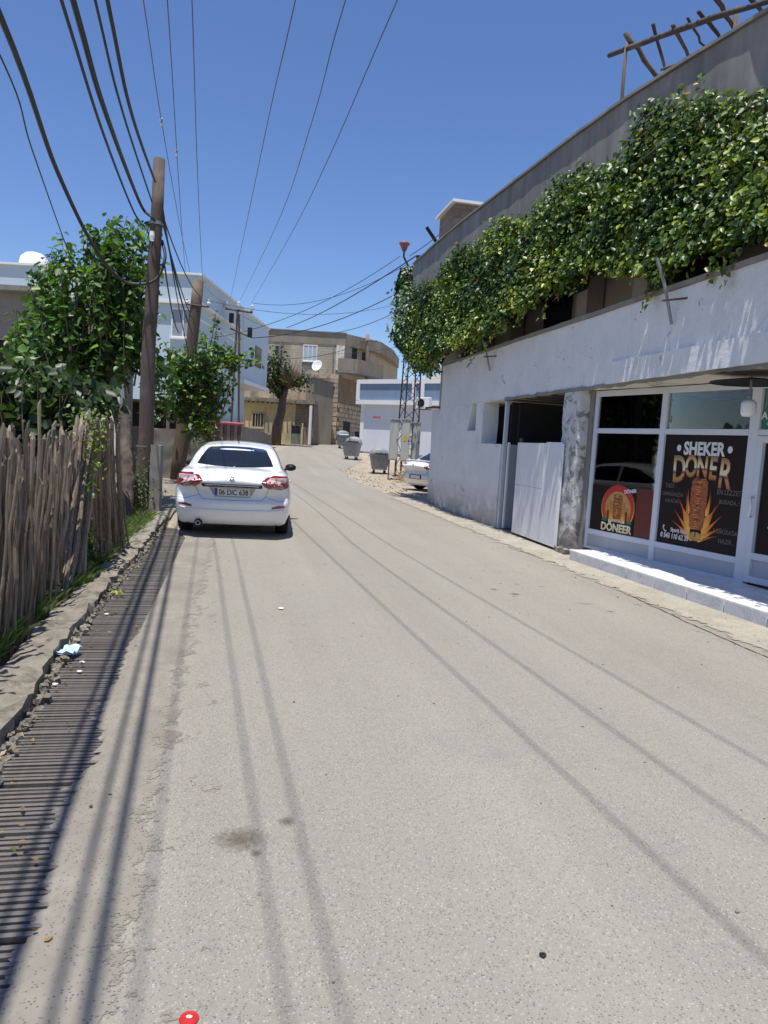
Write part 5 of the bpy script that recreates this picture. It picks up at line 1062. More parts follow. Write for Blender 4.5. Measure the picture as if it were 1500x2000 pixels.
# ================================================================ trees
def tree(name, label, base, trunk_pts, trunk_r, shoots, lsize, cols, wts, fill=None, group=None, bark=BARK, droop=.35, lps=26, mat=LEAF2):
    t = thing(name, label, 'tree', base, 0, group); m = MB(base); n = len(trunk_pts); m.tube(trunk_pts, [trunk_r*(1-.45*i/(n-1)) for i in range(n)], 10); m.build('trunk', bark, t, True)
    pos = []; nr = []; lm = MB(base)
    for a, b in shoots:
        a = Vector(a); b = Vector(b); L = (b-a).length; k = 5; off = Vector((random.gauss(0, .08), random.gauss(0, .08), 0))*L
        P = [a.lerp(b, i/k)+off*math.sin(math.pi*i/k)*.8 for i in range(k+1)]; lm.tube(P, [max(.005, .012*L*(1-.85*i/k)) for i in range(k+1)], 4, False)
        nl = int(L*lps)
        for j in range(nl):
            t_ = .12+.9*j/nl; i0 = min(int(t_*k), k-1); q = P[i0].lerp(P[i0+1], t_*k-i0); an = random.uniform(0, 6.28); o_ = Vector((math.cos(an), math.sin(an), 0))
            q = q+o_*random.uniform(.02, .16); pos.append(tuple(q-Vector(base))); nr.append((o_.x*.5+random.gauss(0, .35), o_.y*.5+random.gauss(0, .35), .8+random.gauss(0, .3)))
    if fill:
        for cx_, cy_, cz_, rx, ry, rz_, cnt in fill:
            for j in range(cnt):
                d = Vector((random.gauss(0, 1), random.gauss(0, 1), random.gauss(0, 1))).normalized()*random.random()**.45
                q = Vector((cx_+d.x*rx, cy_+d.y*ry, cz_+d.z*rz_)); 
                if MN.noise(q*1.7) < -.06 or (q.z < 1.2 and UV(q)[0] > -1.5 and q.y < 14): continue
                pos.append(tuple(q-Vector(base))); nr.append((d.x+random.gauss(0, .5), d.y-.2+random.gauss(0, .5), .7+random.gauss(0, .4)))
    stuff(lm.build('limbs', bark, t)); pos = np.array(pos); leaves('crown', pos, np.array(nr), rng.uniform(lsize*.7, lsize*1.25, len(pos)), tints(len(pos), cols, wts), mat, t, droop=droop); return t
GC = [(.038, .085, .02), (.065, .14, .03), (.10, .20, .045), (.17, .29, .065)]
# mulberry behind the fence: tall separate shoots
base = W(-3.1, 13.6, 0); base = at(243, 900, 14.6); base.z = -.1; tb = [base, base+Vector((.02, 0, .9)), base+Vector((-.12, .1, 1.7)), base+Vector((-.4, .1, 2.6))]
sh = []
for (px, py, n) in ((60, 520, 7), (90, 480, 5), (115, 455, 8), (150, 490, 6), (175, 430, 9), (200, 475, 6), (225, 425, 9), (250, 440, 8), (272, 405, 7), (285, 470, 8), (35, 600, 7), (20, 640, 6), (130, 560, 8), (190, 560, 8), (240, 560, 9), (295, 560, 6), (320, 680, 6), (60, 640, 6)):
    for k in range(n):
        Yd = 14.6+random.uniform(-.9, .9); tip = at(px+random.gauss(0, 14), py+abs(random.gauss(0, 34)), Yd); bs = Vector((tip.x*.8+(base.x-.5)*.2+random.gauss(0, .15), Yd+random.gauss(0, .2), tip.z-random.uniform(1.1, 2.0))); bs.z = max(bs.z, 1.7); sh.append((bs, tip))
for k in range(14): a = tb[-1].copy(); q = at(random.uniform(20, 300), random.uniform(600, 760), 14.6+random.uniform(-.8, .8)); sh.append((a, q))
F1 = at(150, 668, 14.6); F2 = at(80, 720, 14.2); F3 = at(235, 640, 14.7)
tree('mulberry_tree', 'tall leafy mulberry with upright shoots left of the nearer pole', base, tb, .15, sh, .155, GC, [4, 4, 2.2, .8], [(F1.x, F1.y, F1.z, 1.15, .9, .95, 1100), (F2.x, F2.y, F2.z, .9, .8, .6, 600), (F3.x, F3.y, F3.z-.1, .75, .7, .95, 800)], 'leafy trees on the left side', lps=21)
# fig with big pale leaves, nearer
base = at(70, 950, 11.2); base.z = -.15; sh = []
for k in range(42):
    px = random.uniform(-90, 190); tip = at(px, random.uniform(690, 790), 11.2+random.uniform(-.7, .7)); sh.append((base+Vector((random.gauss(0, .1), random.gauss(0, .1), .7)), tip))
Fg = at(60, 765, 11.3)
tree('fig_tree', 'low fig tree with broad dull green leaves behind the stake fence', base, [base, base+Vector((0, 0, .8)), base+Vector((.1, 0, 1.3))], .09, sh, .20, [(.05, .085, .03), (.08, .12, .05), (.025, .05, .018), (.03, .06, .02)], [2, 1.2, 3, 3], [(Fg.x, Fg.y, Fg.z-.05, 1.5, .7, .45, 900), (Fg.x+.2, Fg.y, Fg.z-.6, 1.5, .6, .5, 600)], 'leafy trees on the left side', lps=9, droop=.1)
# young bright tree over the second pole
base = at(350, 915, 21.5); base.z = -.05; sh = []
for k in range(95):
    tip = at(min(max(random.gauss(395, 42), 305), 478), random.gauss(715, 40), 21.5+random.uniform(-1.1, 1.1)); sh.append((base+Vector((random.gauss(.5, .35), random.gauss(0, .3), 1.9)), tip))
for k in range(6): sh.append((at(430, 720, 21), at(490+k*5, 682+k*6, 21)))
for k in range(30): q = at(385+random.gauss(0, 12), random.uniform(760, 860), 21+random.uniform(-.3, .3)); sh.append((q+Vector((random.gauss(0, .1), 0, .6)), q))
Fh = at(385, 735, 21.5); Fi = at(430, 700, 21.5); Fj = at(345, 725, 21.6)
tree('young_tree', 'bright green young tree hanging round the farther brown pole', base, [base, base+Vector((.2, 0, 1.2)), base+Vector((.5, 0, 2.1))], .09, sh, .15, [(.05, .11, .022), (.09, .18, .03), (.16, .27, .05), (.03, .06, .018)], [3, 3, 2, 2], [(Fh.x, Fh.y, Fh.z, .85, .8, .6, 1100), (Fi.x, Fi.y, Fi.z, .6, .6, .45, 500), (Fj.x, Fj.y, Fj.z, .5, .6, .7, 600)], 'leafy trees on the left side', lps=16)
# tree before the yellow house, half dried
base = at(538, 872, 54.5); base.z = G(base.x, base.y)-.1
tb = [base, at(541, 835, 54.5), at(549, 805, 54.5), at(552, 780, 54.5), at(558, 755, 54.5)]; sh = []; shd = []
for k in range(75):
    px = random.gauss(528, 24); tip = at(min(max(px, 488), 580), random.gauss(718, 24), 54.5+random.uniform(-1.6, 1.6)); sh.append((tb[-1] if k % 2 else tb[-2], tip))
for k in range(16): tip = at(random.gauss(590, 9), random.gauss(745, 12), 54.5+random.uniform(-1, 1)); sh.append((tb[-1], tip))
F = at(530, 720, 54.5); F6 = at(590, 745, 54.5)
tree('old_street_tree', 'crooked dark trunk tree with thin half dried crown before the yellow house', base, tb, .42, sh, .24, [(.035, .06, .018), (.05, .08, .025), (.075, .10, .035)], [3, 3, 2], [(F.x, F.y, F.z, 1.6, 1.4, 1.2, 1100), (F6.x, F6.y, F6.z, .7, .7, .6, 260)], None, lps=7)
FT = at(568, 738, 54.5); tw = MB(FT)
for k in range(260):
    d = Vector((random.gauss(0, 1), random.gauss(0, 1), random.gauss(.5, .8))).normalized(); tw.tube([FT+Vector((0, 0, -.8)), FT+d*random.uniform(.6, 1.5)], .012, 3, False)
o = tw.build('dry_twigs', M_('dry_twig', (.25, .17, .11), None, 3, .9, 0)); o.location = FT; o['kind'] = 'stuff'
# bare ivy-rooted stump next to the pole
p = at(240, 1020, 11.8); p.z = -.15; q = at(243, 790, 13.0); t = thing('tree_stump', 'rough brown trunk overgrown with dry climbers between fence and nearer pole', 'tree trunk', p); m = MB(p); m.tube([p, p.lerp(q, .5)+Vector((.05, 0, 0)), q], [.15, .13, .08], 10); o = m.build('trunk', DRYB, t, True); rough_mesh(o, .05, 6, 0, .07)
# creeper on the fence and climber by the pole
def onkerb(q):
    v, u = UV(q); return v > -1.46 and u < 14 and q[2] < .9
def bush(name, label, pts, n, spread, size, cols, wts, cat='plant', mat=LEAF2):
    c = Vector(pts[0]); pos = []; nr = []
    for k in range(n):
        q = Vector(random.choice(pts)) + Vector([random.gauss(0, s) for s in spread]); 
        if q.z < .03: q.z = random.uniform(.03, .2)
        if name in ('low_weeds', 'garden_plants') and onkerb(q): continue
        pos.append(tuple(q-Vector((c.x, c.y, 0)))); nr.append((random.gauss(0, .6), -.4+random.gauss(0, .6), .8))
    t = thing(name, label, cat, (c.x, c.y, 0)); leaves('foliage', np.array(pos), np.array(nr), rng.uniform(size*.6, size*1.2, len(pos)), tints(len(pos), cols, wts), mat, t)
    m = MB((c.x, c.y, 0)); m.tube([(c.x, c.y, 0)]+[Vector(p) for p in pts[:6]], .008, 4, False); m.build('stem', BARK, t); return t
P = [W(-1.50, 7.6+k*.03, .95+k*.12) for k in range(6)]+[W(-1.52, 7.85+k*.05, 1.45+k*.04) for k in range(6)]
bush('fence_creeper', 'yellow green creeper climbing up through the middle of the stake fence', P, 520, (.09, .09, .11), .05, [(.12, .19, .03), (.25, .30, .04), (.06, .10, .02)], [3, 2, 2])
P = [at(random.gauss(262, 9), random.uniform(900, 985), 13.0) for k in range(10)]
bush('pole_climber', 'scrubby green climber at the foot of the nearer wooden pole', P, 700, (.12, .15, .12), .06, [(.07, .11, .03), (.035, .06, .02), (.16, .17, .06)], [3, 3, 1])
P = [at(random.gauss(392, 10), random.uniform(785, 862), 23.6) for k in range(12)]
bush('wall_climber', 'dark green climber hanging over the rubble wall beside the farther pole', P, 900, (.22, .25, .2), .11, [(.04, .08, .02), (.09, .14, .03), (.2, .22, .04)], [4, 3, 1])
P = [W(-1.62, 6.6+k*.3, .12) for k in range(5)]+[W(-1.55, 8.0+k*.1, .3) for k in range(6)]
bush('low_weeds', 'dark green weeds growing through the foot of the stake fence', P, 1300, (.12, .35, .13), .055, [(.03, .07, .02), (.06, .12, .03), (.10, .17, .04)], [4, 3, 1])
P = [W(-2.3-.5*random.random(), u_, .35) for u_ in np.arange(2, 10, .4)]
bush('garden_plants', 'rank garden greenery seen through gaps between the fence stakes', P, 3000, (.35, .3, .3), .09, [(.03, .06, .018), (.07, .12, .03), (.14, .2, .05)], [4, 3, 1.5])
# grass
def grass(name, areas, n, h, cols, wts):
    pos = []; V = []; F = []; C = []
    for k in range(n):
        v0, v1, u0, u1 = random.choice(areas); p = Vector((random.uniform(v0, v1), random.uniform(u0, u1), 0)); 
        if MN.noise(p*1.3) < -.25: continue
        a = random.uniform(0, 6.28); hh_ = h*random.uniform(.4, 1.2); w_ = .006; dx = Vector((math.cos(a), math.sin(a), 0)); ln = Vector((random.gauss(0, .35), random.gauss(0, .35), 1)).normalized()*hh_
        i = len(V); V += [p-dx*w_, p+dx*w_, p+ln*.6+dx*w_*.7, p+ln+Vector((ln.x, ln.y, -.1*hh_))*.6]; F.append((i, i+1, i+2, i+3)); c = cols[random.choices(range(len(cols)), wts)[0]]; C += [c]*4
    mb = MB(); mb.add(V, F); o = uvobj(mb, name, DRYG, 'stuff'); at_ = o.data.color_attributes.new('tint', 'FLOAT_COLOR', 'POINT'); at_.data.foreach_set('color', np.c_[np.array(C), np.ones(len(C))].astype(np.float32).ravel()); return o
grass('grass', [(-2.4, -1.42, 9.6, 13.8), (-1.9, -1.42, 10.2, 13.2), (-1.7, -1.42, 7.0, 9.6), (-1.7, -1.5, 4, 9)], 11000, .2, [(.14, .24, .05), (.22, .31, .08), (.34, .32, .15), (.07, .13, .03)], [4, 4, 3, 2])
grass('dry_grass', [(3.2, 7.4, 55.5, 57)], 900, .12, [(.34, .27, .13), (.25, .2, .1), (.14, .16, .06)], [4, 3, 1])
p = [at(x, 850+random.uniform(-6, 6), 55.9) for x in range(0)]

# ================================================================ cars
def smax(a, b, k): h = np.clip(.5+.5*(a-b)/k, 0, 1); return b+(a-b)*h+k*h*(1-h)
def smin(a, b, k): return -smax(-a, -b, k)
def interp(x, P): return np.interp(x, [p[0] for p in P], [p[1] for p in P])
class CarShape:
    def __init__(s, kind):
        s.k = kind
        s.rear = [(.15, .26), (.27, .12), (.40, .045), (.56, .02), (.60, .055), (.66, .085), (.80, .075), (.90, .055), (.98, .06), (1.03, .10), (1.2, .3)]
        s.deck = [(0, 1.02), (.1, 1.045), (.3, 1.07), (.6, 1.09), (1.0, 1.10), (2.5, 1.08), (3.2, 1.03), (3.6, .98), (4.1, .9), (4.45, .76), (4.7, .5)]
        s.roof = [(.3, .94), (.52, 1.06), (.8, 1.22), (1.05, 1.35), (1.3, 1.425), (1.7, 1.475), (2.1, 1.485), (2.5, 1.45), (2.8, 1.36), (3.2, 1.16), (3.5, 1.0), (3.8, .85)]
    def f(s, p):
        x, y, z = np.abs(p[..., 0]), p[..., 1], p[..., 2]
        wz = interp(z, [(.1, .74), (.2, .83), (.35, .885), (.55, .905), (.75, .90), (.9, .865), (1.0, .82), (1.1, .76), (1.2, .70)])
        tap = .10*np.clip((.75-y)/.75, 0, 1)**2 + .16*np.clip((y-3.7)/.9, 0, 1)**2
        side = x - (wz - tap)
        rear = (interp(z, s.rear) + .20*(x/.9)**3.2) - y
        front = y - (4.62 - .28*(x/.9)**2.5 - .12*np.clip(z-.5, 0, 1))
        top = z - (interp(y, s.deck) - .045*(x/.8)**2 - .03*np.clip(x-.6, 0, 1))
        bot = (.19 + .0*y) - z
        low = smax(smax(smax(side, rear*.9, .07), front*.9, .15), smax(top, bot, .03), .045)
        gx = interp(z, [(.8, .80), (.98, .775), (1.1, .74), (1.25, .675), (1.38, .60), (1.5, .53)]) - .03*np.clip((1.3-y), 0, 1)
        gh = smax(x-gx, (z-(interp(y, s.roof) - .05*(x/.6)**2)), .07); gh = smax(gh, .8-z, .02)
        return smin(low, gh, .03)
def make_car(label, loc, rz, kind=0, group='parked white cars'):
    S_ = CarShape(kind); car = thing('parked_car', label, 'car', loc, rz, group)
    # box grid projected on to the implicit body
    nx, ny, nz = 44, 110, 34; vs = []; idx = {}
    def vid(i, j, k):
        if (i, j, k) not in idx: idx[(i, j, k)] = len(vs); vs.append((-1+2*i/nx, 4.9*j/ny-.1, .05+1.6*k/nz))
        return idx[(i, j, k)]
    fs = []
    for i in range(nx):
        for j in range(ny): fs.append((vid(i, j, nz), vid(i+1, j, nz), vid(i+1, j+1, nz), vid(i, j+1, nz))); fs.append((vid(i, j, 0), vid(i, j+1, 0), vid(i+1, j+1, 0), vid(i+1, j, 0)))
    for i in range(nx):
        for k in range(nz): fs.append((vid(i, 0, k), vid(i+1, 0, k), vid(i+1, 0, k+1), vid(i, 0, k+1))); fs.append((vid(i, ny, k), vid(i, ny, k+1), vid(i+1, ny, k+1), vid(i+1, ny, k)))
    for j in range(ny):
        for k in range(nz): fs.append((vid(0, j, k), vid(0, j, k+1), vid(0, j+1, k+1), vid(0, j+1, k))); fs.append((vid(nx, j, k), vid(nx, j+1, k), vid(nx, j+1, k+1), vid(nx, j, k+1)))
    P = np.array(vs); tgt = np.c_[P[:, 0]*.42, np.clip(.75+(P[:, 1]+.1)/4.9*3.2, .75, 3.9), .35+(P[:, 2]-.05)/1.6*.5]
    lo = np.zeros(len(P)); hi = np.ones(len(P))*1.0
    for _ in range(26):
        mid = (lo+hi)/2; q = tgt+(P-tgt)*mid[:, None]; ins = S_.f(q) < 0; lo = np.where(ins, mid, lo); hi = np.where(ins, hi, mid)
    Q = tgt+(P-tgt)*((lo+hi)/2)[:, None]
    YR, YF = .98, 3.68
    keep = []
    for f in fs:
        c = Q[list(f)].mean(0)
        if abs(c[0]) > .60 and c[2] < .75 and (math.hypot(c[1]-YR, c[2]-.31) < .365 or math.hypot(c[1]-YF, c[2]-.31) < .365): continue
        keep.append(f)
    me = bpy.data.meshes.new('body'); me.from_pydata([tuple(q) for q in Q], [], keep); me.update(); body = link('body', me, CARW, car, True)
    bvh = BVHTree.FromPolygons([Vector(q) for q in Q], [f for f in fs])
    def patch(name, poly, m, off=.006, axis='y', n=22, sgn=1, parent=car, smooth=True):
        """fill a 2-D outline with a grid and lay it on the body; axis y: from behind (x,z); axis x: from the side (y,z)"""
        from mathutils.geometry import delaunay_2d_cdt
        xs = [a for a, b in poly]; zs = [b for a, b in poly]; dens = []
        for (a, b), (c, d) in zip(poly, poly[1:]+poly[:1]):
            kk = max(1, int(math.hypot(c-a, d-b)/.03)); dens += [(a+(c-a)*t/kk, b+(d-b)*t/kk) for t in range(kk)]
        pts = [Vector(p) for p in dens]; edges = [(i, (i+1) % len(dens)) for i in range(len(dens))]; st = max((max(xs)-min(xs))/n, (max(zs)-min(zs))/n, .02)
        def ins(px, pz):
            c = False; j = len(poly)-1
            for i in range(len(poly)):
                if (poly[i][1] > pz) != (poly[j][1] > pz) and px < (poly[j][0]-poly[i][0])*(pz-poly[i][1])/(poly[j][1]-poly[i][1])+poly[i][0]: c = not c
                j = i
            return c
        xx = min(xs)+st/2
        while xx < max(xs):
            zz = min(zs)+st/2
            while zz < max(zs):
                if ins(xx, zz): pts.append(Vector((xx, zz)))
                zz += st
            xx += st
        r = delaunay_2d_cdt(pts, edges, [], 1, 1e-5); V2 = r[0]; F2 = r[2]; V = []; Nn = []
        for p in V2:
            if axis == 'y': h = bvh.ray_cast(Vector((p.x, -1, p.y)), Vector((0, 1, 0)))
            elif axis == 'z': h = bvh.ray_cast(Vector((p.x, p.y, 3)), Vector((0, 0, -1)))
            else: h = bvh.ray_cast(Vector((sgn*2, p.x, p.y)), Vector((-sgn, 0, 0)))
            if h[0] is None: V.append(Vector((p.x, .3, p.y)) if axis == 'y' else Vector((sgn*.7, p.x, p.y))); Nn.append(Vector((0, -1, 0)))
            else: V.append(h[0]); Nn.append(h[1] if h[1].dot(Vector((0, -1, 0)) if axis == 'y' else Vector((0, 0, 1)) if axis == 'z' else Vector((sgn, 0, 0))) > 0 else -h[1])
        nvt = len(V); allv = [v+n_*off for v, n_ in zip(V, Nn)]+[v-n_*.01 for v, n_ in zip(V, Nn)]; F = [tuple(f) for f in F2]
        cnt = {}
        for f in F:
            for a, b in zip(f, f[1:]+f[:1]): cnt[(a, b)] = 1
        rim = [(b, a, a+nvt, b+nvt) for (a, b) in cnt if (b, a) not in cnt]
        mb = MB(); mb.add(allv, F+rim); o = mb.build(name, m, parent, False)
        if smooth: me_ = o.data; me_.polygons.foreach_set('use_smooth', [i < len(F) for i in range(len(me_.polygons))])
        return o
    mir = lambda P_: [(-a, b) for a, b in P_][::-1]
    # rear window and its black border
    patch('rear_window', [(-.60, 1.105), (-.3, 1.085), (0, 1.08), (.3, 1.085), (.60, 1.105), (.56, 1.2), (.475, 1.35), (.43, 1.37), (.2, 1.392), (0, 1.396), (-.2, 1.392), (-.43, 1.37), (-.475, 1.35), (-.56, 1.2)], CARG, .004)
    if kind == 0:
        lamp = [(.43, .885), (.50, .955), (.60, .985), (.72, .985), (.835, .97), (.845, .90), (.835, .80), (.74, .785), (.55, .80), (.48, .84)]
        clear = [(.50, .895), (.55, .945), (.65, .962), (.80, .95), (.80, .885), (.66, .868), (.54, .872)]
    else:
        lamp = [(.55, .86), (.60, .97), (.70, .99), (.80, .97), (.82, .82), (.70, .78), (.58, .80)]; clear = [(.62, .90), (.66, .95), (.76, .94), (.77, .87), (.66, .86)]
    for sg in (1, -1):
        l_ = patch('tail_light', lamp if sg > 0 else mir(lamp), REDL, .016); patch('lens', clear if sg > 0 else mir(clear), CLRL, .021, parent=l_)
        rf = [(.60, .475), (.80, .50), (.80, .525), (.70, .53), (.60, .50)]; patch('reflector', rf if sg > 0 else mir(rf), REDL, .008)
    pz = .715 if kind == 0 else .50
    if kind == 0:
        patch('plate_recess', [(-.36, .80), (.36, .80), (.30, .69), (.26, .635), (-.26, .635), (-.30, .69)], LGREY, .0015)
        patch('dark_strip', [(-.45, .848), (.45, .848), (.44, .80), (0, .812), (-.44, .80)], BLACK, .012); patch('chrome_strip', [(-.40, .846), (.40, .846), (.40, .830), (0, .834), (-.40, .830)], CHROME, .018)
    # plate, letters
    hit = bvh.ray_cast(Vector((0, -1, pz)), Vector((0, 1, 0)))[0]; ya = (hit.y if hit else .06)-.02
    m = MB(); m.box((-.26, ya-.008, pz-.056), (.26, ya, pz+.056)); pl_ = m.build('number_plate', PLATEW, car, bevel=.002); m = MB(); m.box((-.26, ya-.01, pz-.054), (-.222, ya-.0081, pz+.054)); m.build('blue_strip', PLATEB, pl_)
    if kind == 0:
        c = bpy.data.curves.new('lettering', 'FONT'); c.body = '06 DIC 638'; c.size = .115; c.align_x = 'CENTER'; c.offset = .0018; c.extrude = .0008; c.materials.append(BLACK)
        o = bpy.data.objects.new('lettering', c); COL.objects.link(o); o.parent = pl_; o.location = (.018, ya-.0095, pz-.04); o.rotation_euler = (rad(90), 0, 0); o.scale = (.80, 1, 1); to_mesh(o)
    else:
        m = MB(); m.box((-.29, ya-.004, pz-.075), (.29, ya+.01, pz+.075)); m.build('plate_holder', BLACK, car)
    # badge: open diamond ring
    m = MB(); hb = bvh.ray_cast(Vector((0, -1, .92)), Vector((0, 1, 0)))[0]; yb = hb.y-.012; s = .043
    m.tube([(0, yb, .92+s), (s*.72, yb, .92), (0, yb, .92-s), (-s*.72, yb, .92), (0, yb, .92+s)], .009, 5); m.build('badge', CHROME, car)
    # seams: trunk outline, bumper edge, lower bumper trim
    def seam(name, pts, m, r=.004, axis='y', sgn=1, sm=True):
        P_ = []
        for (a, b), (c, d) in zip(pts, pts[1:]):
            kk = max(1, int(math.hypot(c-a, d-b)/.03))
            for t in range(kk): P_.append((a+(c-a)*t/kk, b+(d-b)*t/kk))
        P_.append(pts[-1]); V = []
        for a, b in P_:
            h = bvh.ray_cast(Vector((a, -1, b)), Vector((0, 1, 0))) if axis == 'y' else bvh.ray_cast(Vector((sgn*2, a, b)), Vector((-sgn, 0, 0)))
            if h[0]: V.append(h[0])
        if len(V) > 2: mb = MB(); mb.tube(V, r, 4); mb.build(name, m, car)
    seam('trunk_seam', [(-.62, 1.03), (-.60, .985)], BLACK); seam('trunk_seam', [(.62, 1.03), (.60, .985)], BLACK)
    seam('trunk_seam', [(-.55, .80), (-.50, .66), (-.44, .60), (0, .592), (.44, .60), (.50, .66), (.55, .80)], BLACK, .003)
    seam('bumper_seam', [(-.84, .60), (-.7, .595), (-.50, .66)], BLACK, .003); seam('bumper_seam', [(.84, .60), (.7, .595), (.50, .66)], BLACK, .003)
    patch('bumper_trim', [(-.78, .475), (-.6, .452), (0, .445), (.6, .452), (.78, .475), (.78, .45), (.6, .43), (0, .42), (-.6, .43), (-.78, .45)], CARW, .012)
    # underside, exhaust, wheels, mirrors, side windows
    m = MB(); m.box((-.70, .28, .20), (.70, 4.3, .30)); m.build('underbody', BLACK, car)
    if kind == 0:
        m = MB(); m.lathe([(.028, -.1), (.028, 0), (.036, 0), (.038, -.1)], (-.50, .09, .225), 14, Matrix.Rotation(rad(90), 4, 'X')); m.build('exhaust_pipe', CHROME, car, True)
        m = MB(); m.lathe([(0, .045), (.055, .045), (.06, .0)], (-.50, .14, .225), 14, Matrix.Rotation(rad(90), 4, 'X')); m.build('exhaust_recess', BLACK, car)
    for sx_ in (-1, 1):
        for yy in (YR, YF):
            m = MB(); My = Matrix.Rotation(rad(90), 4, 'Y'); m.lathe([(.20, -.10), (.29, -.105), (.315, -.08), (.318, 0), (.315, .08), (.29, .105), (.20, .10)], (sx_*.775, yy, .318), 32, My); wh = m.build('wheel', TYRE, car, True)
            m = MB(); m.lathe([(.0, .07), (.05, .075), (.06, .05), (.19, .08), (.205, .1), (.2, -.1), (0, -.1)], (sx_*.775, yy, .318), 20, My if sx_ > 0 else Matrix.Rotation(rad(-90), 4, 'Y')); m.build('rim', LGREY, wh, True)
            for k in range(7):
                a = k*6.283/7; m = MB(); m.box((-.012, -.02, .04), (.012, .02, .2), M=Matrix.Translation((sx_*(.775+.085), yy, .318)) @ Matrix.Rotation(a, 4, 'X')); m.build('spoke', CHROME, wh)
            m = MB(); n = 20; vs_ = []
            for k in range(n+1):
                a = rad(-25)+k*rad(230)/n
                for xx in (sx_*.55, sx_*.88): vs_.append((xx if abs(xx) < .6 else sx_*(.895 if yy > 2 else .87), yy+.37*math.cos(a), .31+.37*math.sin(a)))
            m.add(vs_, [(2*i, 2*i+1, 2*i+3, 2*i+2) for i in range(n)]); m.build('wheel_arch', BLACK, car, True)
        m = MB(); Mm = Matrix.Translation((sx_*.93, 2.95, 1.02)); mb = []
        m.lathe([(0, -.06), (.06, -.055), (.085, -.02), (.085, .03), (.05, .08), (0, .1)], (0, 0, 0), 14, Matrix.Rotation(rad(90), 4, 'X'))
        for i, v in enumerate(m.v): m.v[i] = (v[0]*1.25+sx_*.93, v[1]+2.95, v[2]*.8+1.02)
        m.tube([(sx_*.8, 3.0, .97), (sx_*.95, 2.98, 1.0)], .025, 6); m.build('door_mirror', BLACK, car, True)
        W1 = [(.95, 1.08), (1.5, 1.34), (1.9, 1.38), (1.9, 1.04), (1.2, 1.05)]; W2 = [(1.96, 1.04), (1.96, 1.385), (2.5, 1.35), (3.0, 1.12), (3.05, 1.03)]
        patch('side_window', W1, CARG, .004, 'x', sgn=sx_); patch('side_window', W2, CARG, .004, 'x', sgn=sx_)
        seam('door_seam', [(1.93, 1.4), (1.93, .3)], BLACK, .004, 'x', sx_); seam('door_seam', [(3.02, 1.0), (3.02, .3)], BLACK, .004, 'x', sx_)
        for yh in (1.35, 2.3):
            m = MB(); m.box((sx_*.86-.02, yh, .84), (sx_*.86+.04*sx_, yh+.18, .87)); m.build('door_handle', CARW, car, bevel=.008)
    m = MB(); m.tube([(.0, 1.5, 1.45), (.0, 1.42, 1.53)], [.01, .003], 5); m.build('antenna', BLACK, car)
    patch('windscreen', [(-.62, 2.75), (-.5, 2.62), (.5, 2.62), (.62, 2.75), (.7, 3.45), (-.7, 3.45)], CARG, .004, 'z')
    if kind: 
        m = MB(); m.box((-.6, .1, 1.055), (.6, .25, 1.09)); m.build('spoiler', CARW, car, bevel=.012)
    return car
cl = at(360, 1033, 0, .012); crr = at(552, 1041, 0, .012); hd = rad(9)
ctr = (cl+crr)/2 + Vector((math.sin(hd)*1.0*1, -math.cos(hd)*.98, 0))
make_car('white four door saloon parked at the left kerb, seen from behind', (ctr.x, ctr.y, .012), hd)
rc = at(810, 948, 24.9); make_car('white saloon nose in behind the right building, only its tail showing', (rc.x-.02, rc.y, .0), rad(-50), 1)

# ================================================================ litter
def litter(name, lab, px, py, m, fn, cat='litter', z=.02):
    p = at(px, py, 0, z); mb = MB(); fn(mb); o = mb.build(name, m); o.location = p; return tag(o, lab, cat)
def crump(mb, s=.05, flat_=.3):
    mb.lathe([(0, s*flat_), (s*.7, s*flat_*.8), (s, 0), (s*.6, -s*.1)], n=9); mb.v = [(x*random.uniform(.8, 1.2), y*random.uniform(.6, 1.2), z*random.uniform(.6, 1.3)+.005) for x, y, z in mb.v]
def packet(mb):
    n = 7
    for i in range(n):
        pass
    vs = [(x*.055+.008*math.sin(y*9), y*.09, .015+.012*math.sin(x*4+y*7)+.02*abs(y)) for y in np.linspace(-1, 1, n) for x in np.linspace(-1, 1, 5)]
    mb.add(vs, [(i*5+j, i*5+j+1, (i+1)*5+j+1, (i+1)*5+j) for i in range(n-1) for j in range(4)]); mb.add([(x, y, z-.012) for x, y, z in vs], [(i*5+j, (i+1)*5+j, (i+1)*5+j+1, i*5+j+1) for i in range(n-1) for j in range(4)])
litter('drink_packet', 'crumpled pale blue packet lying on the grate against the kerb', 134, 1276, PACK, packet, z=.03)
rw = litter('round_wrapper', 'round red foil wrapper on the asphalt at the bottom of the picture', 369, 1990, REDC, lambda mb: mb.lathe([(0, .003), (.006, .004), (.018, .003), (.024, .0045), (.027, .001)], n=20), z=.014)
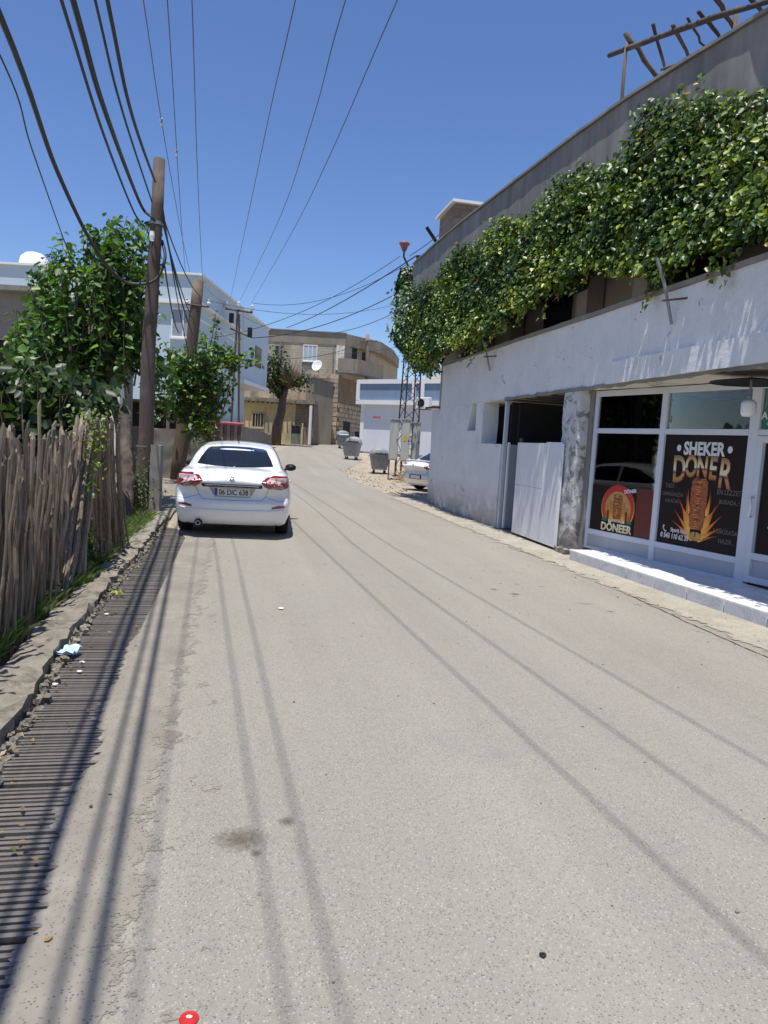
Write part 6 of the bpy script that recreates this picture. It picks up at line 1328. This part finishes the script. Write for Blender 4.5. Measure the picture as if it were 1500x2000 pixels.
mb = MB(); mb.add([(.009*math.cos(k), .006*math.sin(k)+.002, .0055) for k in np.arange(0, 6.2, .7)], [tuple(range(9))]); mb.build('print', CREAM, rw)
litter('paper_scrap', 'small crumpled white scrap on the road right of the car shadow', 549, 1189, WHITE, lambda mb: crump(mb, .03), z=.014)
for px, py, lab in ((160, 1294, 'small flat white scrap on the grate right of the blue packet'), (155, 1312, 'tiny white scrap on the grate below the blue packet'), (107, 1337, 'white scrap against the kerb in the lower left'), (208, 1200, 'white scrap on the upper part of the grate'), (127, 1108, 'white scrap caught on the leaning fence stakes')):
    if py == 1108: p = W(-1.45, 6.9, .35)
    litter('paper_scrap', lab, px, py, WHITE, lambda mb: crump(mb, .018, .2), z=.01)
litter('leaf_sprig', 'little yellow green leaf sprig on the grate by the kerb', 231, 1162, M_('sprig_green', (.3, .32, .03), None, 4, .6, 0), lambda mb: [mb.add([(0, 0, .01), (.05*math.cos(a), .05*math.sin(a), .04), (.09*math.cos(a+.2), .09*math.sin(a+.2), .02), (.05*math.cos(a+.5), .05*math.sin(a+.5), .03)], [(0, 1, 2, 3)]) for a in (0, 1.1, 2.3, 3.4, 4.6, 5.4)], 'sprig')
litter('foil_scrap', 'dark green crumpled foil scrap on the road at lower right', 1060, 1867, BLACK, lambda mb: crump(mb, .012), z=.014)
n = 420; pv = []; 
for k in range(n):
    if random.random() < .45: v, u = -1.15+abs(random.gauss(0, .2)), random.uniform(1.6, 12)
    elif random.random() < .6: v, u = 5.0-abs(random.gauss(0, .35)), random.uniform(3, 20)
    else: v, u = 4.9-abs(random.gauss(0, .15)), random.uniform(3, 20)
    pv.append(tuple(W(v+(shf(u) if v < 0 else 0), u, .022)))
leaves('leaf_litter', np.array(pv), np.c_[rng.normal(0, .3, n), rng.normal(0, .3, n), np.ones(n)], rng.uniform(.012, .035, n), tints(n, [(.30, .2, .1), (.2, .14, .07), (.35, .3, .18), (.12, .12, .04)], [3, 3, 2, 1]), DRYG, None)
print('STAKES', sum(o.name.startswith('stake') for o in bpy.data.objects))
print('OBJS', len(bpy.data.objects))
